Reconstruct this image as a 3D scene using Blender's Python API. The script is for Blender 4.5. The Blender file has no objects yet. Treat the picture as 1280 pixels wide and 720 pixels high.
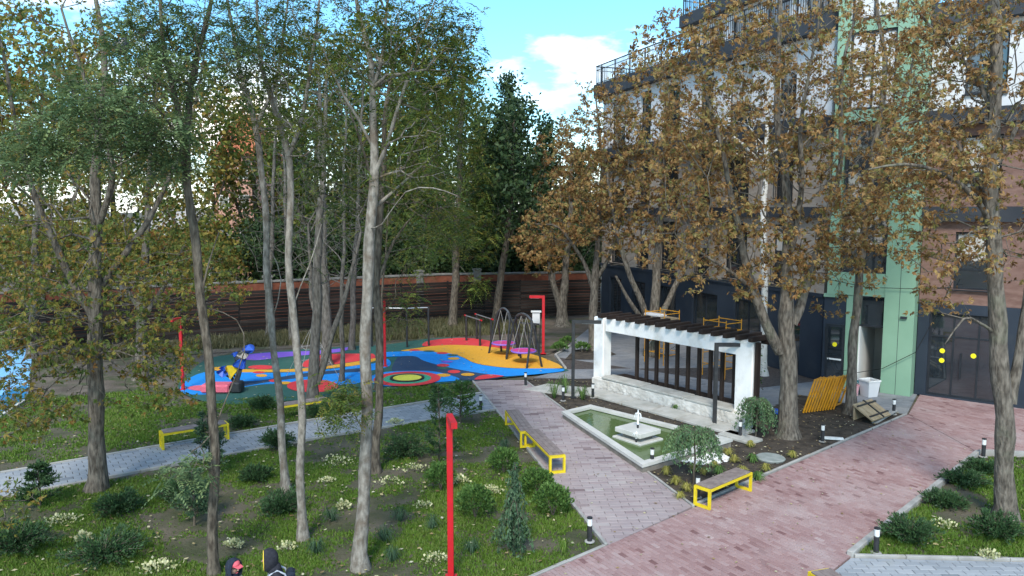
import bpy, bmesh, math, random
import numpy as np
from mathutils import Vector, Matrix

# ------------------------------------------------------------------ camera, sky, sun, exposure
S = bpy.context.scene
C = S.collection
F_PX, HCAM = 950.0, 6.5
PITCH = math.atan(98 / F_PX)
cam = bpy.data.cameras.new('camera')
cam.sensor_width = 36.0
cam.lens = 36.0 * F_PX / 1280.0
cam.clip_end = 3000
cam_o = bpy.data.objects.new('camera', cam)
cam_o.location = (0, 0, HCAM)
cam_o.rotation_euler = (math.pi / 2 - PITCH, 0, 0)
C.objects.link(cam_o)
S.camera = cam_o

SUN_EL, SUN_AZ = 44.0, -172.0          # azimuth clockwise from +Y
W = bpy.data.worlds.new('World')
S.world = W
W.use_nodes = True
nt = W.node_tree
nt.nodes.clear()
def wn(t, **k):
    n = nt.nodes.new(t)
    for a, b in k.items(): setattr(n, a, b)
    return n
sky = wn('ShaderNodeTexSky', sky_type='NISHITA', sun_disc=False, sun_elevation=math.radians(SUN_EL),
         sun_rotation=math.radians(SUN_AZ), air_density=1.0, dust_density=0.6, ozone_density=1.6)
bg1 = wn('ShaderNodeBackground'); bg1.inputs[1].default_value = 0.105
bg2 = wn('ShaderNodeBackground'); bg2.inputs[1].default_value = 1.0
bg2.inputs[0].default_value = (1.0, 0.965, 0.92, 1)
tc = wn('ShaderNodeTexCoord')
mp = wn('ShaderNodeMapping'); mp.inputs['Scale'].default_value = (1, 1, 2.6)
nz = wn('ShaderNodeTexNoise'); nz.inputs['Scale'].default_value = 3.1; nz.inputs['Detail'].default_value = 7
nz.inputs['Roughness'].default_value = 0.56
mp.inputs['Location'].default_value = (0.35, 0.1, 0.22)
cr = wn('ShaderNodeValToRGB')
cr.color_ramp.elements[0].position = 0.53; cr.color_ramp.elements[1].position = 0.68
sep = wn('ShaderNodeSeparateXYZ')
mr = wn('ShaderNodeMapRange'); mr.inputs[1].default_value = 0.0; mr.inputs[2].default_value = 0.13
mr.inputs[3].default_value = 0.75; mr.inputs[4].default_value = 0.0
mx = wn('ShaderNodeMath', operation='MAXIMUM')
mxs = wn('ShaderNodeMixShader'); wo = wn('ShaderNodeOutputWorld')
L = nt.links.new
tint = wn('ShaderNodeMix', data_type='RGBA', blend_type='MULTIPLY'); tint.inputs[0].default_value = 1.0; tint.inputs[7].default_value = (0.58, 0.95, 1.04, 1)
L(sky.outputs[0], tint.inputs[6]); L(tint.outputs[2], bg1.inputs[0]); L(tc.outputs['Generated'], mp.inputs[0]); L(mp.outputs[0], nz.inputs[0])
L(nz.outputs[0], cr.inputs[0]); L(tc.outputs['Generated'], sep.inputs[0]); L(sep.outputs[2], mr.inputs[0])
L(cr.outputs[0], mx.inputs[0]); L(mr.outputs[0], mx.inputs[1]); L(mx.outputs[0], mxs.inputs[0])
L(bg1.outputs[0], mxs.inputs[1]); L(bg2.outputs[0], mxs.inputs[2]); L(mxs.outputs[0], wo.inputs[0])

sl = bpy.data.lights.new('sun', 'SUN'); sl.energy = 1.5; sl.angle = math.radians(14); sl.color = (1, 0.92, 0.82)
so = bpy.data.objects.new('sun', sl); C.objects.link(so)
_a, _e = math.radians(SUN_AZ), math.radians(SUN_EL)
_d = Vector((math.sin(_a) * math.cos(_e), math.cos(_a) * math.cos(_e), math.sin(_e)))
so.rotation_euler = _d.to_track_quat('Z', 'Y').to_euler(); so.location = (-20, -20, 40)
S.view_settings.view_transform = 'Standard'
S.view_settings.look = 'None'
S.view_settings.gamma = 1.0
S.view_settings.exposure = 1.5
S.view_settings.use_curve_mapping = False

# ------------------------------------------------------------------ helpers
rng = np.random.default_rng(7)
rnd = random.Random(11)
cP, sP = math.cos(PITCH), math.sin(PITCH)
def ray(px, py):
    u = (px - 640) / F_PX; v = (360 - py) / F_PX
    return np.array([u, cP + v * sP, -sP + v * cP])
def g(px, py, z=0.0):
    d = ray(px, py); t = (z - HCAM) / d[2]
    return np.array([d[0] * t, d[1] * t, z])
def at(px, py, Y):
    d = ray(px, py); t = Y / d[1]
    return np.array([d[0] * t, Y, HCAM + d[2] * t])
def ppm(Y): return F_PX / Y

def node_mat(name):
    m = bpy.data.materials.new(name); m.use_nodes = True
    t = m.node_tree; t.nodes.clear()
    o = t.nodes.new('ShaderNodeOutputMaterial')
    return m, t, o
def ramp(t, cols, interp='LINEAR'):
    r = t.nodes.new('ShaderNodeValToRGB'); e = r.color_ramp.elements
    r.color_ramp.interpolation = interp
    n = len(cols)
    while len(e) < n: e.new(0.5)
    for i, c in enumerate(cols):
        e[i].position = i / max(1, n - 1); e[i].color = (*c, 1)
    return r
def mat(name, c1, c2=None, scale=4.0, rough=0.75, bump=0.0, bscale=None, stretch=(1, 1, 1), spec=0.3, metal=0.0,
        attr=None, contrast=(0.35, 0.65), detail=5, dist=0.02, dirt=None, coat=0.0):
    m, t, o = node_mat(name)
    p = t.nodes.new('ShaderNodeBsdfPrincipled')
    p.inputs['Roughness'].default_value = rough; p.inputs['Metallic'].default_value = metal
    p.inputs['Specular IOR Level'].default_value = spec; p.inputs['Coat Weight'].default_value = coat
    geo = t.nodes.new('ShaderNodeNewGeometry')
    mp = t.nodes.new('ShaderNodeMapping'); mp.inputs['Scale'].default_value = stretch
    t.links.new(geo.outputs['Position'], mp.inputs[0])
    nz = t.nodes.new('ShaderNodeTexNoise'); nz.inputs['Scale'].default_value = scale; nz.inputs['Detail'].default_value = detail
    t.links.new(mp.outputs[0], nz.inputs[0])
    col = None
    if attr:
        a = t.nodes.new('ShaderNodeAttribute'); a.attribute_name = 'shade'
        r = ramp(t, attr); t.links.new(a.outputs['Fac'], r.inputs[0]); col = r.outputs[0]
    if c2 is not None:
        mr = t.nodes.new('ShaderNodeMapRange'); mr.inputs[1].default_value = contrast[0]; mr.inputs[2].default_value = contrast[1]
        t.links.new(nz.outputs[0], mr.inputs[0])
        mx = t.nodes.new('ShaderNodeMix'); mx.data_type = 'RGBA'
        if col is not None:
            mx.blend_type = 'MULTIPLY'; mx.inputs[6].default_value = (1, 1, 1, 1)
            t.links.new(col, mx.inputs[6]); mx.inputs[7].default_value = (*c2, 1)
        else:
            mx.inputs[6].default_value = (*c1, 1); mx.inputs[7].default_value = (*c2, 1)
        t.links.new(mr.outputs[0], mx.inputs[0]); col = mx.outputs[2]
    if dirt:
        dc, ds, lo, hi = dirt
        n2 = t.nodes.new('ShaderNodeTexNoise'); n2.inputs['Scale'].default_value = ds; n2.inputs['Detail'].default_value = 8
        n2.inputs['Roughness'].default_value = 0.65
        t.links.new(geo.outputs['Position'], n2.inputs[0])
        m2 = t.nodes.new('ShaderNodeMapRange'); m2.inputs[1].default_value = lo; m2.inputs[2].default_value = hi
        t.links.new(n2.outputs[0], m2.inputs[0])
        mx2 = t.nodes.new('ShaderNodeMix'); mx2.data_type = 'RGBA'; mx2.inputs[7].default_value = (*dc, 1)
        if col is not None: t.links.new(col, mx2.inputs[6])
        else: mx2.inputs[6].default_value = (*c1, 1)
        t.links.new(m2.outputs[0], mx2.inputs[0]); col = mx2.outputs[2]
    if col is None: p.inputs['Base Color'].default_value = (*c1, 1)
    else: t.links.new(col, p.inputs['Base Color'])
    if bump > 0:
        nb = t.nodes.new('ShaderNodeTexNoise'); nb.inputs['Scale'].default_value = bscale or scale * 6; nb.inputs['Detail'].default_value = 6
        t.links.new(mp.outputs[0], nb.inputs[0])
        b = t.nodes.new('ShaderNodeBump'); b.inputs['Strength'].default_value = bump; b.inputs['Distance'].default_value = dist
        t.links.new(nb.outputs[0], b.inputs['Height']); t.links.new(b.outputs[0], p.inputs['Normal'])
    t.links.new(p.outputs[0], o.inputs[0])
    return m
def leaf_mat(name, cols, trans=0.35):
    m, t, o = node_mat(name)
    a = t.nodes.new('ShaderNodeAttribute'); a.attribute_name = 'shade'
    r = ramp(t, cols); t.links.new(a.outputs['Fac'], r.inputs[0])
    d = t.nodes.new('ShaderNodeBsdfPrincipled'); d.inputs['Roughness'].default_value = 0.55; d.inputs['Specular IOR Level'].default_value = 0.25
    tr = t.nodes.new('ShaderNodeBsdfTranslucent')
    t.links.new(r.outputs[0], d.inputs['Base Color']); t.links.new(r.outputs[0], tr.inputs[0])
    mx = t.nodes.new('ShaderNodeMixShader'); mx.inputs[0].default_value = trans
    t.links.new(d.outputs[0], mx.inputs[1]); t.links.new(tr.outputs[0], mx.inputs[2]); t.links.new(mx.outputs[0], o.inputs[0])
    return m

def link(name, me, parent=None, loc=None):
    o = bpy.data.objects.new(name, me); C.objects.link(o)
    if parent is not None: o.parent = parent
    if loc is not None: o.location = tuple(loc)
    return o
def empty(name, loc, rz=0.0, label=None, cat=None, group=None):
    o = bpy.data.objects.new(name, None); C.objects.link(o); o.location = tuple(loc); o.rotation_euler = (0, 0, rz)
    o.empty_display_size = 0.1
    return tag(o, label, cat, group)
def tag(o, label=None, cat=None, group=None, kind=None):
    if label: o['label'] = label
    if cat: o['category'] = cat
    if group: o['group'] = group
    if kind: o['kind'] = kind
    return o
def copy_tree(o, parent=None):
    c = o.copy(); C.objects.link(c); c.parent = parent
    for ch in list(o.children): copy_tree(ch, c)
    return c

def np_mesh(name, V, Fc, m, shade=None, smooth=False):
    """V (n,3); Fc (k,3|4) or list of such arrays"""
    Fs = Fc if isinstance(Fc, list) else [Fc]
    Fs = [f for f in Fs if len(f)]
    me = bpy.data.meshes.new(name)
    V = np.asarray(V, dtype=np.float32)
    me.vertices.add(len(V)); me.vertices.foreach_set('co', V.ravel())
    idx = np.concatenate([f.ravel() for f in Fs]).astype(np.int32)
    cnt = np.concatenate([np.full(len(f), f.shape[1]) for f in Fs]).astype(np.int32)
    me.loops.add(len(idx)); me.loops.foreach_set('vertex_index', idx)
    me.polygons.add(len(cnt)); st = np.concatenate([[0], np.cumsum(cnt)[:-1]]).astype(np.int32)
    me.polygons.foreach_set('loop_start', st)
    me.polygons.foreach_set('use_smooth', np.full(len(cnt), smooth))
    me.update(calc_edges=True)
    if shade is not None:
        at_ = me.attributes.new('shade', 'FLOAT', 'FACE'); at_.data.foreach_set('value', np.asarray(shade, dtype=np.float32))
    me.materials.append(m)
    return me

class MB:
    """collects simple solids into one mesh"""
    def __init__(s): s.v = []; s.f = []; s.sh = []
    def add(s, vs, fs, sh=0.5):
        b = len(s.v); s.v += [tuple(map(float, p)) for p in vs]
        s.f += [tuple(i + b for i in f) for f in fs]; s.sh += [sh] * len(fs); return s
    def box(s, c, d, rz=0.0, rx=0.0, ry=0.0, sh=0.5):
        hx, hy, hz = d[0] / 2, d[1] / 2, d[2] / 2
        R = Matrix.Rotation(rz, 3, 'Z') @ Matrix.Rotation(ry, 3, 'Y') @ Matrix.Rotation(rx, 3, 'X')
        vs = [R @ Vector((x * hx, y * hy, z * hz)) + Vector(c) for z in (-1, 1) for y in (-1, 1) for x in (-1, 1)]
        return s.add(vs, [(0, 2, 3, 1), (4, 5, 7, 6), (0, 1, 5, 4), (2, 6, 7, 3), (0, 4, 6, 2), (1, 3, 7, 5)], sh)
    def bbox(s, c, d, b=0.01, rz=0.0, rx=0.0, ry=0.0, sh=0.5):
        """box with chamfered top and vertical edges"""
        hx, hy, hz = d[0] / 2, d[1] / 2, d[2] / 2
        R = Matrix.Rotation(rz, 3, 'Z') @ Matrix.Rotation(ry, 3, 'Y') @ Matrix.Rotation(rx, 3, 'X')
        def ring(x, y, z, k):
            return [(-x + k, -y, z), (x - k, -y, z), (x, -y + k, z), (x, y - k, z), (x - k, y, z), (-x + k, y, z), (-x, y - k, z), (-x, -y + k, z)]
        rs = ring(hx - b, hy - b, -hz, b * .4) + ring(hx, hy, -hz + b, b) + ring(hx, hy, hz - b, b) + ring(hx - b, hy - b, hz, b * .4)
        vs = [R @ Vector(p) + Vector(c) for p in rs]
        fs = [tuple(range(7, -1, -1)), tuple(range(24, 32))]
        for k in range(3):
            for i in range(8): j = (i + 1) % 8; fs.append((k * 8 + i, k * 8 + j, k * 8 + 8 + j, k * 8 + 8 + i))
        return s.add(vs, fs, sh)
    def prism(s, poly, z0, z1, sh=0.5):
        n = len(poly)
        a = sum(poly[i][0] * poly[(i + 1) % n][1] - poly[(i + 1) % n][0] * poly[i][1] for i in range(n))
        if a < 0: poly = list(reversed(list(poly)))
        vs = [(p[0], p[1], z0) for p in poly] + [(p[0], p[1], z1) for p in poly]
        fs = [tuple(range(n - 1, -1, -1)), tuple(range(n, 2 * n))] + [(i, (i + 1) % n, (i + 1) % n + n, i + n) for i in range(n)]
        return s.add(vs, fs, sh)
    def bar(s, a, b, w, h=None, sh=0.5):
        a, b = Vector(a), Vector(b); h = h or w; d = (b - a); l = d.length; d.normalize()
        up = Vector((0, 0, 1)) if abs(d.z) < 0.95 else Vector((1, 0, 0))
        x = d.cross(up).normalized(); y = x.cross(d).normalized()
        vs = [p + x * (sx * w / 2) + y * (sy * h / 2) for p in (a, b) for sx, sy in ((-1, -1), (1, -1), (1, 1), (-1, 1))]
        return s.add(vs, [(3, 2, 1, 0), (4, 5, 6, 7), (0, 1, 5, 4), (1, 2, 6, 5), (2, 3, 7, 6), (3, 0, 4, 7)], sh)
    def tube(s, pts, r, n=8, cap=True, sh=0.5):
        P = [Vector(p) for p in pts]; k = len(P)
        if not hasattr(r, '__len__'): r = [r] * k
        d0 = (P[1] - P[0]).normalized(); x = d0.orthogonal().normalized(); vs = []
        for i in range(k):
            d = (P[min(i + 1, k - 1)] - P[max(i - 1, 0)]).normalized()
            x = (x - d * x.dot(d)).normalized(); y = d.cross(x)
            vs += [P[i] + (x * math.cos(2 * math.pi * j / n) + y * math.sin(2 * math.pi * j / n)) * r[i] for j in range(n)]
        fs = [(i * n + j, i * n + (j + 1) % n, (i + 1) * n + (j + 1) % n, (i + 1) * n + j) for i in range(k - 1) for j in range(n)]
        if cap: fs += [tuple(range(n - 1, -1, -1)), tuple(range((k - 1) * n, k * n))]
        return s.add(vs, fs, sh)
    def lathe(s, prof, c=(0, 0, 0), n=16, sh=0.5, sx=1, sy=1):
        vs = [(c[0] + r * sx * math.cos(2 * math.pi * j / n), c[1] + r * sy * math.sin(2 * math.pi * j / n), c[2] + z) for r, z in prof for j in range(n)]
        k = len(prof)
        fs = [(i * n + j, i * n + (j + 1) % n, (i + 1) * n + (j + 1) % n, (i + 1) * n + j) for i in range(k - 1) for j in range(n)]
        fs += [tuple(range(n - 1, -1, -1)), tuple(range((k - 1) * n, k * n))]
        return s.add(vs, fs, sh)
    def mesh(s, name, m, smooth=False):
        me = bpy.data.meshes.new(name); me.from_pydata(s.v, [], s.f); me.materials.append(m)
        a = me.attributes.new('shade', 'FLOAT', 'FACE'); a.data.foreach_set('value', s.sh)
        if smooth: me.polygons.foreach_set('use_smooth', [True] * len(me.polygons))
        me.update(); return me
    def build(s, name, m, parent=None, loc=None, smooth=False):
        return link(name, s.mesh(name, m, smooth), parent, loc)

def vnoise(x, y, seed=0):
    def h(i, j):
        n = np.sin(i * 127.1 + j * 311.7 + seed * 74.7) * 43758.5453
        return n - np.floor(n)
    xi, yi = np.floor(x), np.floor(y); xf, yf = x - xi, y - yi
    u, v = xf * xf * (3 - 2 * xf), yf * yf * (3 - 2 * yf)
    return (h(xi, yi) * (1 - u) + h(xi + 1, yi) * u) * (1 - v) + (h(xi, yi + 1) * (1 - u) + h(xi + 1, yi + 1) * u) * v
def in_poly(x, y, poly):
    r = np.zeros(x.shape, bool); n = len(poly)
    for i in range(n):
        x1, y1 = poly[i][:2]; x2, y2 = poly[(i + 1) % n][:2]
        c = ((y1 > y) != (y2 > y)) & (x < (x2 - x1) * (y - y1) / (y2 - y1 + 1e-12) + x1)
        r ^= c
    return r
def clip(poly, conv):
    n = len(conv)
    ar = sum(conv[i][0] * conv[(i + 1) % n][1] - conv[(i + 1) % n][0] * conv[i][1] for i in range(n))
    cv = conv if ar > 0 else conv[::-1]
    out = poly
    for i in range(n):
        a, b = cv[i], cv[(i + 1) % n]; inp = out; out = []
        def sd(p): return (b[0] - a[0]) * (p[1] - a[1]) - (b[1] - a[1]) * (p[0] - a[0])
        for k in range(len(inp)):
            p, q = inp[k], inp[(k + 1) % len(inp)]; sp_, sq = sd(p), sd(q)
            if sp_ >= 0: out.append(p)
            if (sp_ >= 0) != (sq >= 0):
                t = sp_ / (sp_ - sq); out.append((p[0] + (q[0] - p[0]) * t, p[1] + (q[1] - p[1]) * t))
        if len(out) < 3: return []
    return out
def smooth_loop(pts, k=6):
    P = [np.array(p[:2], float) for p in pts]; n = len(P); o = []
    for i in range(n):
        p0, p1, p2, p3 = P[i - 1], P[i], P[(i + 1) % n], P[(i + 2) % n]
        for j in range(k):
            t = j / k
            o.append(0.5 * (2 * p1 + (p2 - p0) * t + (2 * p0 - 5 * p1 + 4 * p2 - p3) * t * t + (3 * p1 - p0 - 3 * p2 + p3) * t ** 3))
    return o
def sheet(name, pts, z, m, parent=None, kind='structure'):
    me = bpy.data.meshes.new(name)
    n = len(pts); a = sum(pts[i][0] * pts[(i + 1) % n][1] - pts[(i + 1) % n][0] * pts[i][1] for i in range(n))
    if a < 0: pts = list(pts)[::-1]
    me.from_pydata([(float(p[0]), float(p[1]), z) for p in pts], [], [tuple(range(n))]); me.materials.append(m); me.update()
    o = link(name, me, parent)
    if kind: o['kind'] = kind
    return o

# ------------------------------------------------------------------ materials
M = {}
M['soil'] = mat('soil', (0.085, 0.07, 0.055), (0.15, 0.125, 0.10), 1.3, 0.95, 0.9, 14, dirt=((0.05, 0.07, 0.025), 0.6, 0.5, 0.62), dist=0.05)
M['bedsoil'] = mat('bed_soil', (0.035, 0.029, 0.024), (0.085, 0.068, 0.052), 3, 0.95, 1.0, 16, dist=0.07)
M['lawnsoil'] = mat('lawn_soil', (0.05, 0.058, 0.026), (0.115, 0.10, 0.072), 1.1, 0.95, 0.9, 18, dist=0.04)
M['grass'] = leaf_mat('grass_blades', [(0.045, 0.10, 0.012), (0.09, 0.18, 0.02), (0.135, 0.23, 0.032), (0.21, 0.25, 0.075)], 0.3)
M['dry'] = leaf_mat('dry_grass', [(0.06, 0.07, 0.03), (0.12, 0.115, 0.055), (0.2, 0.18, 0.1)], 0.3)
M['litter'] = leaf_mat('fallen_leaf', [(0.16, 0.10, 0.05), (0.30, 0.22, 0.10), (0.45, 0.40, 0.22), (0.5, 0.47, 0.36)], 0.15)
M['joint'] = mat('paver_joint_sand', (0.05, 0.043, 0.04), (0.1, 0.085, 0.078), 9, 0.95, 0.3)
M['redpav'] = mat('red_paver', (1, 1, 1), (0.9, 0.89, 0.9), 1.2, 0.7, 0.35, 60, attr=[(0.18, 0.095, 0.092), (0.28, 0.17, 0.162), (0.345, 0.235, 0.226), (0.41, 0.315, 0.302)],
                  dirt=((0.40, 0.33, 0.32), 0.45, 0.5, 0.8), dist=0.006)
M['pinkpav'] = mat('pink_grey_paver', (1, 1, 1), (0.85, 0.84, 0.86), 1.0, 0.7, 0.35, 50, attr=[(0.20, 0.15, 0.15), (0.30, 0.24, 0.24), (0.36, 0.305, 0.30), (0.41, 0.37, 0.355)],
                   dirt=((0.33, 0.30, 0.29), 0.7, 0.55, 0.8), dist=0.006)
M['greypav'] = mat('grey_paver', (1, 1, 1), (0.85, 0.86, 0.88), 1.0, 0.75, 0.35, 50, attr=[(0.20, 0.22, 0.24), (0.29, 0.31, 0.33), (0.37, 0.385, 0.4)],
                   dirt=((0.3, 0.3, 0.27), 0.8, 0.55, 0.75), dist=0.006)
M['darkpav'] = mat('dark_grey_paver', (1, 1, 1), (0.75, 0.76, 0.78), 0.5, 0.7, 0.3, 50, attr=[(0.15, 0.16, 0.175), (0.22, 0.23, 0.245), (0.29, 0.295, 0.31)],
                   dirt=((0.3, 0.29, 0.28), 0.4, 0.5, 0.75), dist=0.006)
M['concrete'] = mat('pale_concrete', (0.27, 0.265, 0.25), (0.37, 0.36, 0.34), 3, 0.85, 0.4, 40, dirt=((0.25, 0.23, 0.19), 1.4, 0.55, 0.8), dist=0.01)
M['slab'] = mat('stone_slab', (0.36, 0.36, 0.33), (0.46, 0.45, 0.42), 2, 0.85, 0.4, 30, dirt=((0.22, 0.2, 0.16), 1.2, 0.52, 0.8), dist=0.01)
M['poolrim'] = mat('pool_rim_stone', (0.46, 0.455, 0.42), (0.56, 0.55, 0.515), 2, 0.7, 0.2, 40, dirt=((0.33, 0.31, 0.26), 1.6, 0.58, 0.85), dist=0.006)
M['poolside'] = mat('pool_side', (0.16, 0.14, 0.12), (0.24, 0.22, 0.19), 3, 0.85, 0.4, 30)
M['plaster'] = mat('white_plaster', (0.72, 0.73, 0.73), (0.80, 0.80, 0.79), 2.5, 0.9, 0.5, 22, dirt=((0.46, 0.43, 0.37), 1.3, 0.5, 0.85), dist=0.012)
M['plasterbase'] = mat('grey_rubble_plaster', (0.50, 0.48, 0.44), (0.66, 0.64, 0.60), 3.5, 0.9, 1.0, 9, dirt=((0.3, 0.27, 0.22), 2.2, 0.52, 0.8), dist=0.05)
M['wood'] = mat('dark_brown_wood', (0.014, 0.009, 0.008), (0.032, 0.02, 0.015), 5, 0.6, 0.5, 30, stretch=(1, 1, .15), dist=0.01)
M['fence'] = mat('fence_board', (1, 1, 1), (0.6, 0.6, 0.62), 3, 0.85, 0.5, 25, attr=[(0.012, 0.010, 0.010), (0.024, 0.019, 0.017), (0.042, 0.033, 0.029)], stretch=(.3, .3, 3), dist=0.01)
M['yellow'] = mat('yellow_paint', (0.72, 0.55, 0.012), (0.62, 0.46, 0.015), 6, 0.4, 0.0, spec=0.5, dirt=((0.42, 0.32, 0.05), 4, .56, .8))
M['seat'] = mat('composite_seat', (0.17, 0.135, 0.125), (0.25, 0.205, 0.19), 6, 0.7, 0.4, 30, dist=0.006)
M['red'] = mat('red_paint', (0.50, 0.010, 0.018), (0.42, 0.012, 0.018), 5, 0.38, spec=0.5, dirt=((0.30, 0.02, 0.02), 2.5, .55, .8))
M['black'] = mat('black_metal', (0.015, 0.016, 0.018), (0.028, 0.029, 0.032), 6, 0.5, spec=0.5)
M['lampglass'] = mat('white_lamp_glass', (0.72, 0.73, 0.72), (0.62, 0.63, 0.62), 8, 0.35, spec=0.5)
M['bark_c'] = mat('chestnut_bark', (0.06, 0.05, 0.04), (0.19, 0.165, 0.135), 15, 0.95, 1.0, 16, stretch=(1, 1, .28), dist=0.06, dirt=((0.15, 0.16, 0.11), 1.0, 0.55, 0.8))
M['bark_a'] = mat('pale_grey_bark', (0.13, 0.115, 0.095), (0.29, 0.265, 0.23), 14, 0.9, 0.8, 18, stretch=(1, 1, .45), dist=0.025, dirt=((0.12, 0.09, 0.065), 2.6, 0.5, 0.68))
M['bark_d'] = mat('brown_bark', (0.05, 0.04, 0.03), (0.155, 0.13, 0.10), 16, 0.95, 1.0, 18, stretch=(1, 1, .3), dist=0.04)
M['bark_g'] = mat('grey_dead_bark', (0.07, 0.062, 0.052), (0.165, 0.15, 0.13), 15, 0.95, 0.9, 18, stretch=(1, 1, .3), dist=0.03)
M['bark_w'] = mat('white_birch_bark', (0.50, 0.48, 0.44), (0.62, 0.6, 0.56), 5, 0.85, 0.5, 20, stretch=(1, 1, 1.2), dirt=((0.12, 0.11, 0.10), 5, 0.56, 0.62))
M['leaf_brown'] = leaf_mat('brown_chestnut_leaf', [(0.12, 0.056, 0.02), (0.215, 0.11, 0.037), (0.30, 0.168, 0.057), (0.38, 0.24, 0.095), (0.30, 0.225, 0.077), (0.17, 0.172, 0.053)])
M['leaf_mixed'] = leaf_mat('yellow_green_chestnut_leaf', [(0.19, 0.09, 0.024), (0.27, 0.195, 0.04), (0.225, 0.21, 0.042), (0.155, 0.175, 0.035), (0.10, 0.145, 0.03), (0.065, 0.105, 0.025)])
M['leaf_green'] = leaf_mat('green_leaf', [(0.038, 0.068, 0.016), (0.068, 0.11, 0.022), (0.10, 0.15, 0.028), (0.15, 0.18, 0.034), (0.20, 0.165, 0.036)])
M['leaf_blue'] = leaf_mat('bluish_green_leaf', [(0.065, 0.115, 0.05), (0.115, 0.18, 0.078), (0.17, 0.245, 0.11), (0.215, 0.275, 0.11)])
M['leaf_dark'] = leaf_mat('dark_green_leaf', [(0.016, 0.036, 0.014), (0.028, 0.056, 0.021), (0.045, 0.08, 0.028), (0.07, 0.105, 0.036)], 0.25)
M['leaf_shrub'] = leaf_mat('shrub_green', [(0.03, 0.065, 0.02), (0.06, 0.125, 0.03), (0.10, 0.19, 0.045), (0.14, 0.23, 0.06)], 0.25)
M['leaf_juniper'] = leaf_mat('juniper_green', [(0.025, 0.055, 0.025), (0.045, 0.095, 0.036), (0.075, 0.145, 0.05)], 0.2)
M['leaf_cedar'] = leaf_mat('cedar_green', [(0.03, 0.06, 0.035), (0.055, 0.105, 0.055), (0.085, 0.15, 0.075)], 0.2)
M['leaf_cream'] = leaf_mat('cream_variegated_leaf', [(0.10, 0.17, 0.05), (0.45, 0.45, 0.22), (0.62, 0.60, 0.36), (0.68, 0.66, 0.45)], 0.2)
M['leaf_goldgrass'] = leaf_mat('golden_sedge', [(0.12, 0.15, 0.03), (0.32, 0.30, 0.07), (0.45, 0.40, 0.13)], 0.3)
M['leaf_weep'] = leaf_mat('weeping_leaf', [(0.05, 0.11, 0.05), (0.10, 0.185, 0.085), (0.17, 0.27, 0.12)], 0.25)
# ------------------------------------------------------------------ ground, paving, lawns
G = [(-900, -40), (900, -40), (900, 2200), (-900, 2200)]
sheet('ground', G, -0.06, M['soil'])

def pave(name, poly, ang, bl, bw, m, nparts, seed, joint=0.008, z=0.0, th=0.05, pname='paver', spread=0.12, build_far=True):
    """bedding sheet plus real pavers; the nearest ones are parts, the rest one joined part"""
    poly = [tuple(map(float, p[:2])) for p in poly]
    base = sheet(name, poly, z - 0.012, M['joint'])
    r = random.Random(seed); ca, sa = math.cos(ang), math.sin(ang)
    loc = [(p[0] * ca + p[1] * sa, -p[0] * sa + p[1] * ca) for p in poly]
    x0, x1 = min(p[0] for p in loc), max(p[0] for p in loc); y0, y1 = min(p[1] for p in loc), max(p[1] for p in loc)
    full, part = [], []
    j = 0; y = y0
    while y < y1:
        x = x0 - bl * (0.5 if j % 2 else 0) - bl * r.random() * 0.12
        while x < x1:
            q = [(x + joint / 2, y + joint / 2), (x + bl - joint / 2, y + joint / 2), (x + bl - joint / 2, y + bw - joint / 2), (x + joint / 2, y + bw - joint / 2)]
            c = clip(q, loc)
            if c:
                ar = abs(sum(c[i][0] * c[(i + 1) % len(c)][1] - c[(i + 1) % len(c)][0] * c[i][1] for i in range(len(c)))) / 2
                cx, cy = x + bl / 2, y + bw / 2
                wx, wy = cx * ca - cy * sa, cx * sa + cy * ca
                nse = float(vnoise(np.array([wx * .9]), np.array([wy * .9]), seed)[0])
                sh = min(1, max(0, 0.42 + 0.25 * nse + r.gauss(0, spread)))
                if r.random() < .035: sh = max(0, sh - .45)
                if ar > 0.985 * (bl - joint) * (bw - joint):
                    fx, fy = wx, wy
                    pxx = 640 + F_PX * wx / max(wy, 1); vis = wy > 11.3 and -20 < pxx < 1300
                    full.append((wy if vis else wy + 500, wx, wy, sh))
                elif ar > 0.015 * bl * bw: part.append((c, sh))
            x += bl
        y += bw; j += 1
    full.sort()
    variants = []
    for k in range(8):
        b = MB(); b.bbox((0, 0, 0), (bl - joint, bw - joint, th), 0.006, sh=k / 7); variants.append(b.mesh(pname, m))
    for d, wx, wy, sh in full[:nparts]:
        o = link(pname, variants[int(round(sh * 7))], base, (wx, wy, z - th / 2 + r.uniform(-.0025, .0025)))
        o.rotation_euler = (r.gauss(0, .006), r.gauss(0, .006), ang + r.gauss(0, .006))
    b = MB()
    for d, wx, wy, sh in full[nparts:]:
        dz = r.uniform(-.0025, .0025)
        if wy < 24: b.bbox((wx, wy, z - th / 2 + dz), (bl - joint, bw - joint, th), 0.006, rz=ang, sh=sh, rx=r.gauss(0, .005))
        else: b.box((wx, wy, z - th / 2 + dz), (bl - joint, bw - joint, th), rz=ang, sh=sh, rx=r.gauss(0, .004))
    for c, sh in part: b.prism([(p[0] * ca - p[1] * sa, p[0] * sa + p[1] * ca) for p in c], z - th, z - 0.001, sh)
    if b.v:
        o = b.build('far_pavers' if 'paver' in pname else 'far_' + pname, m, base); o['kind'] = 'stuff'
    return base

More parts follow.
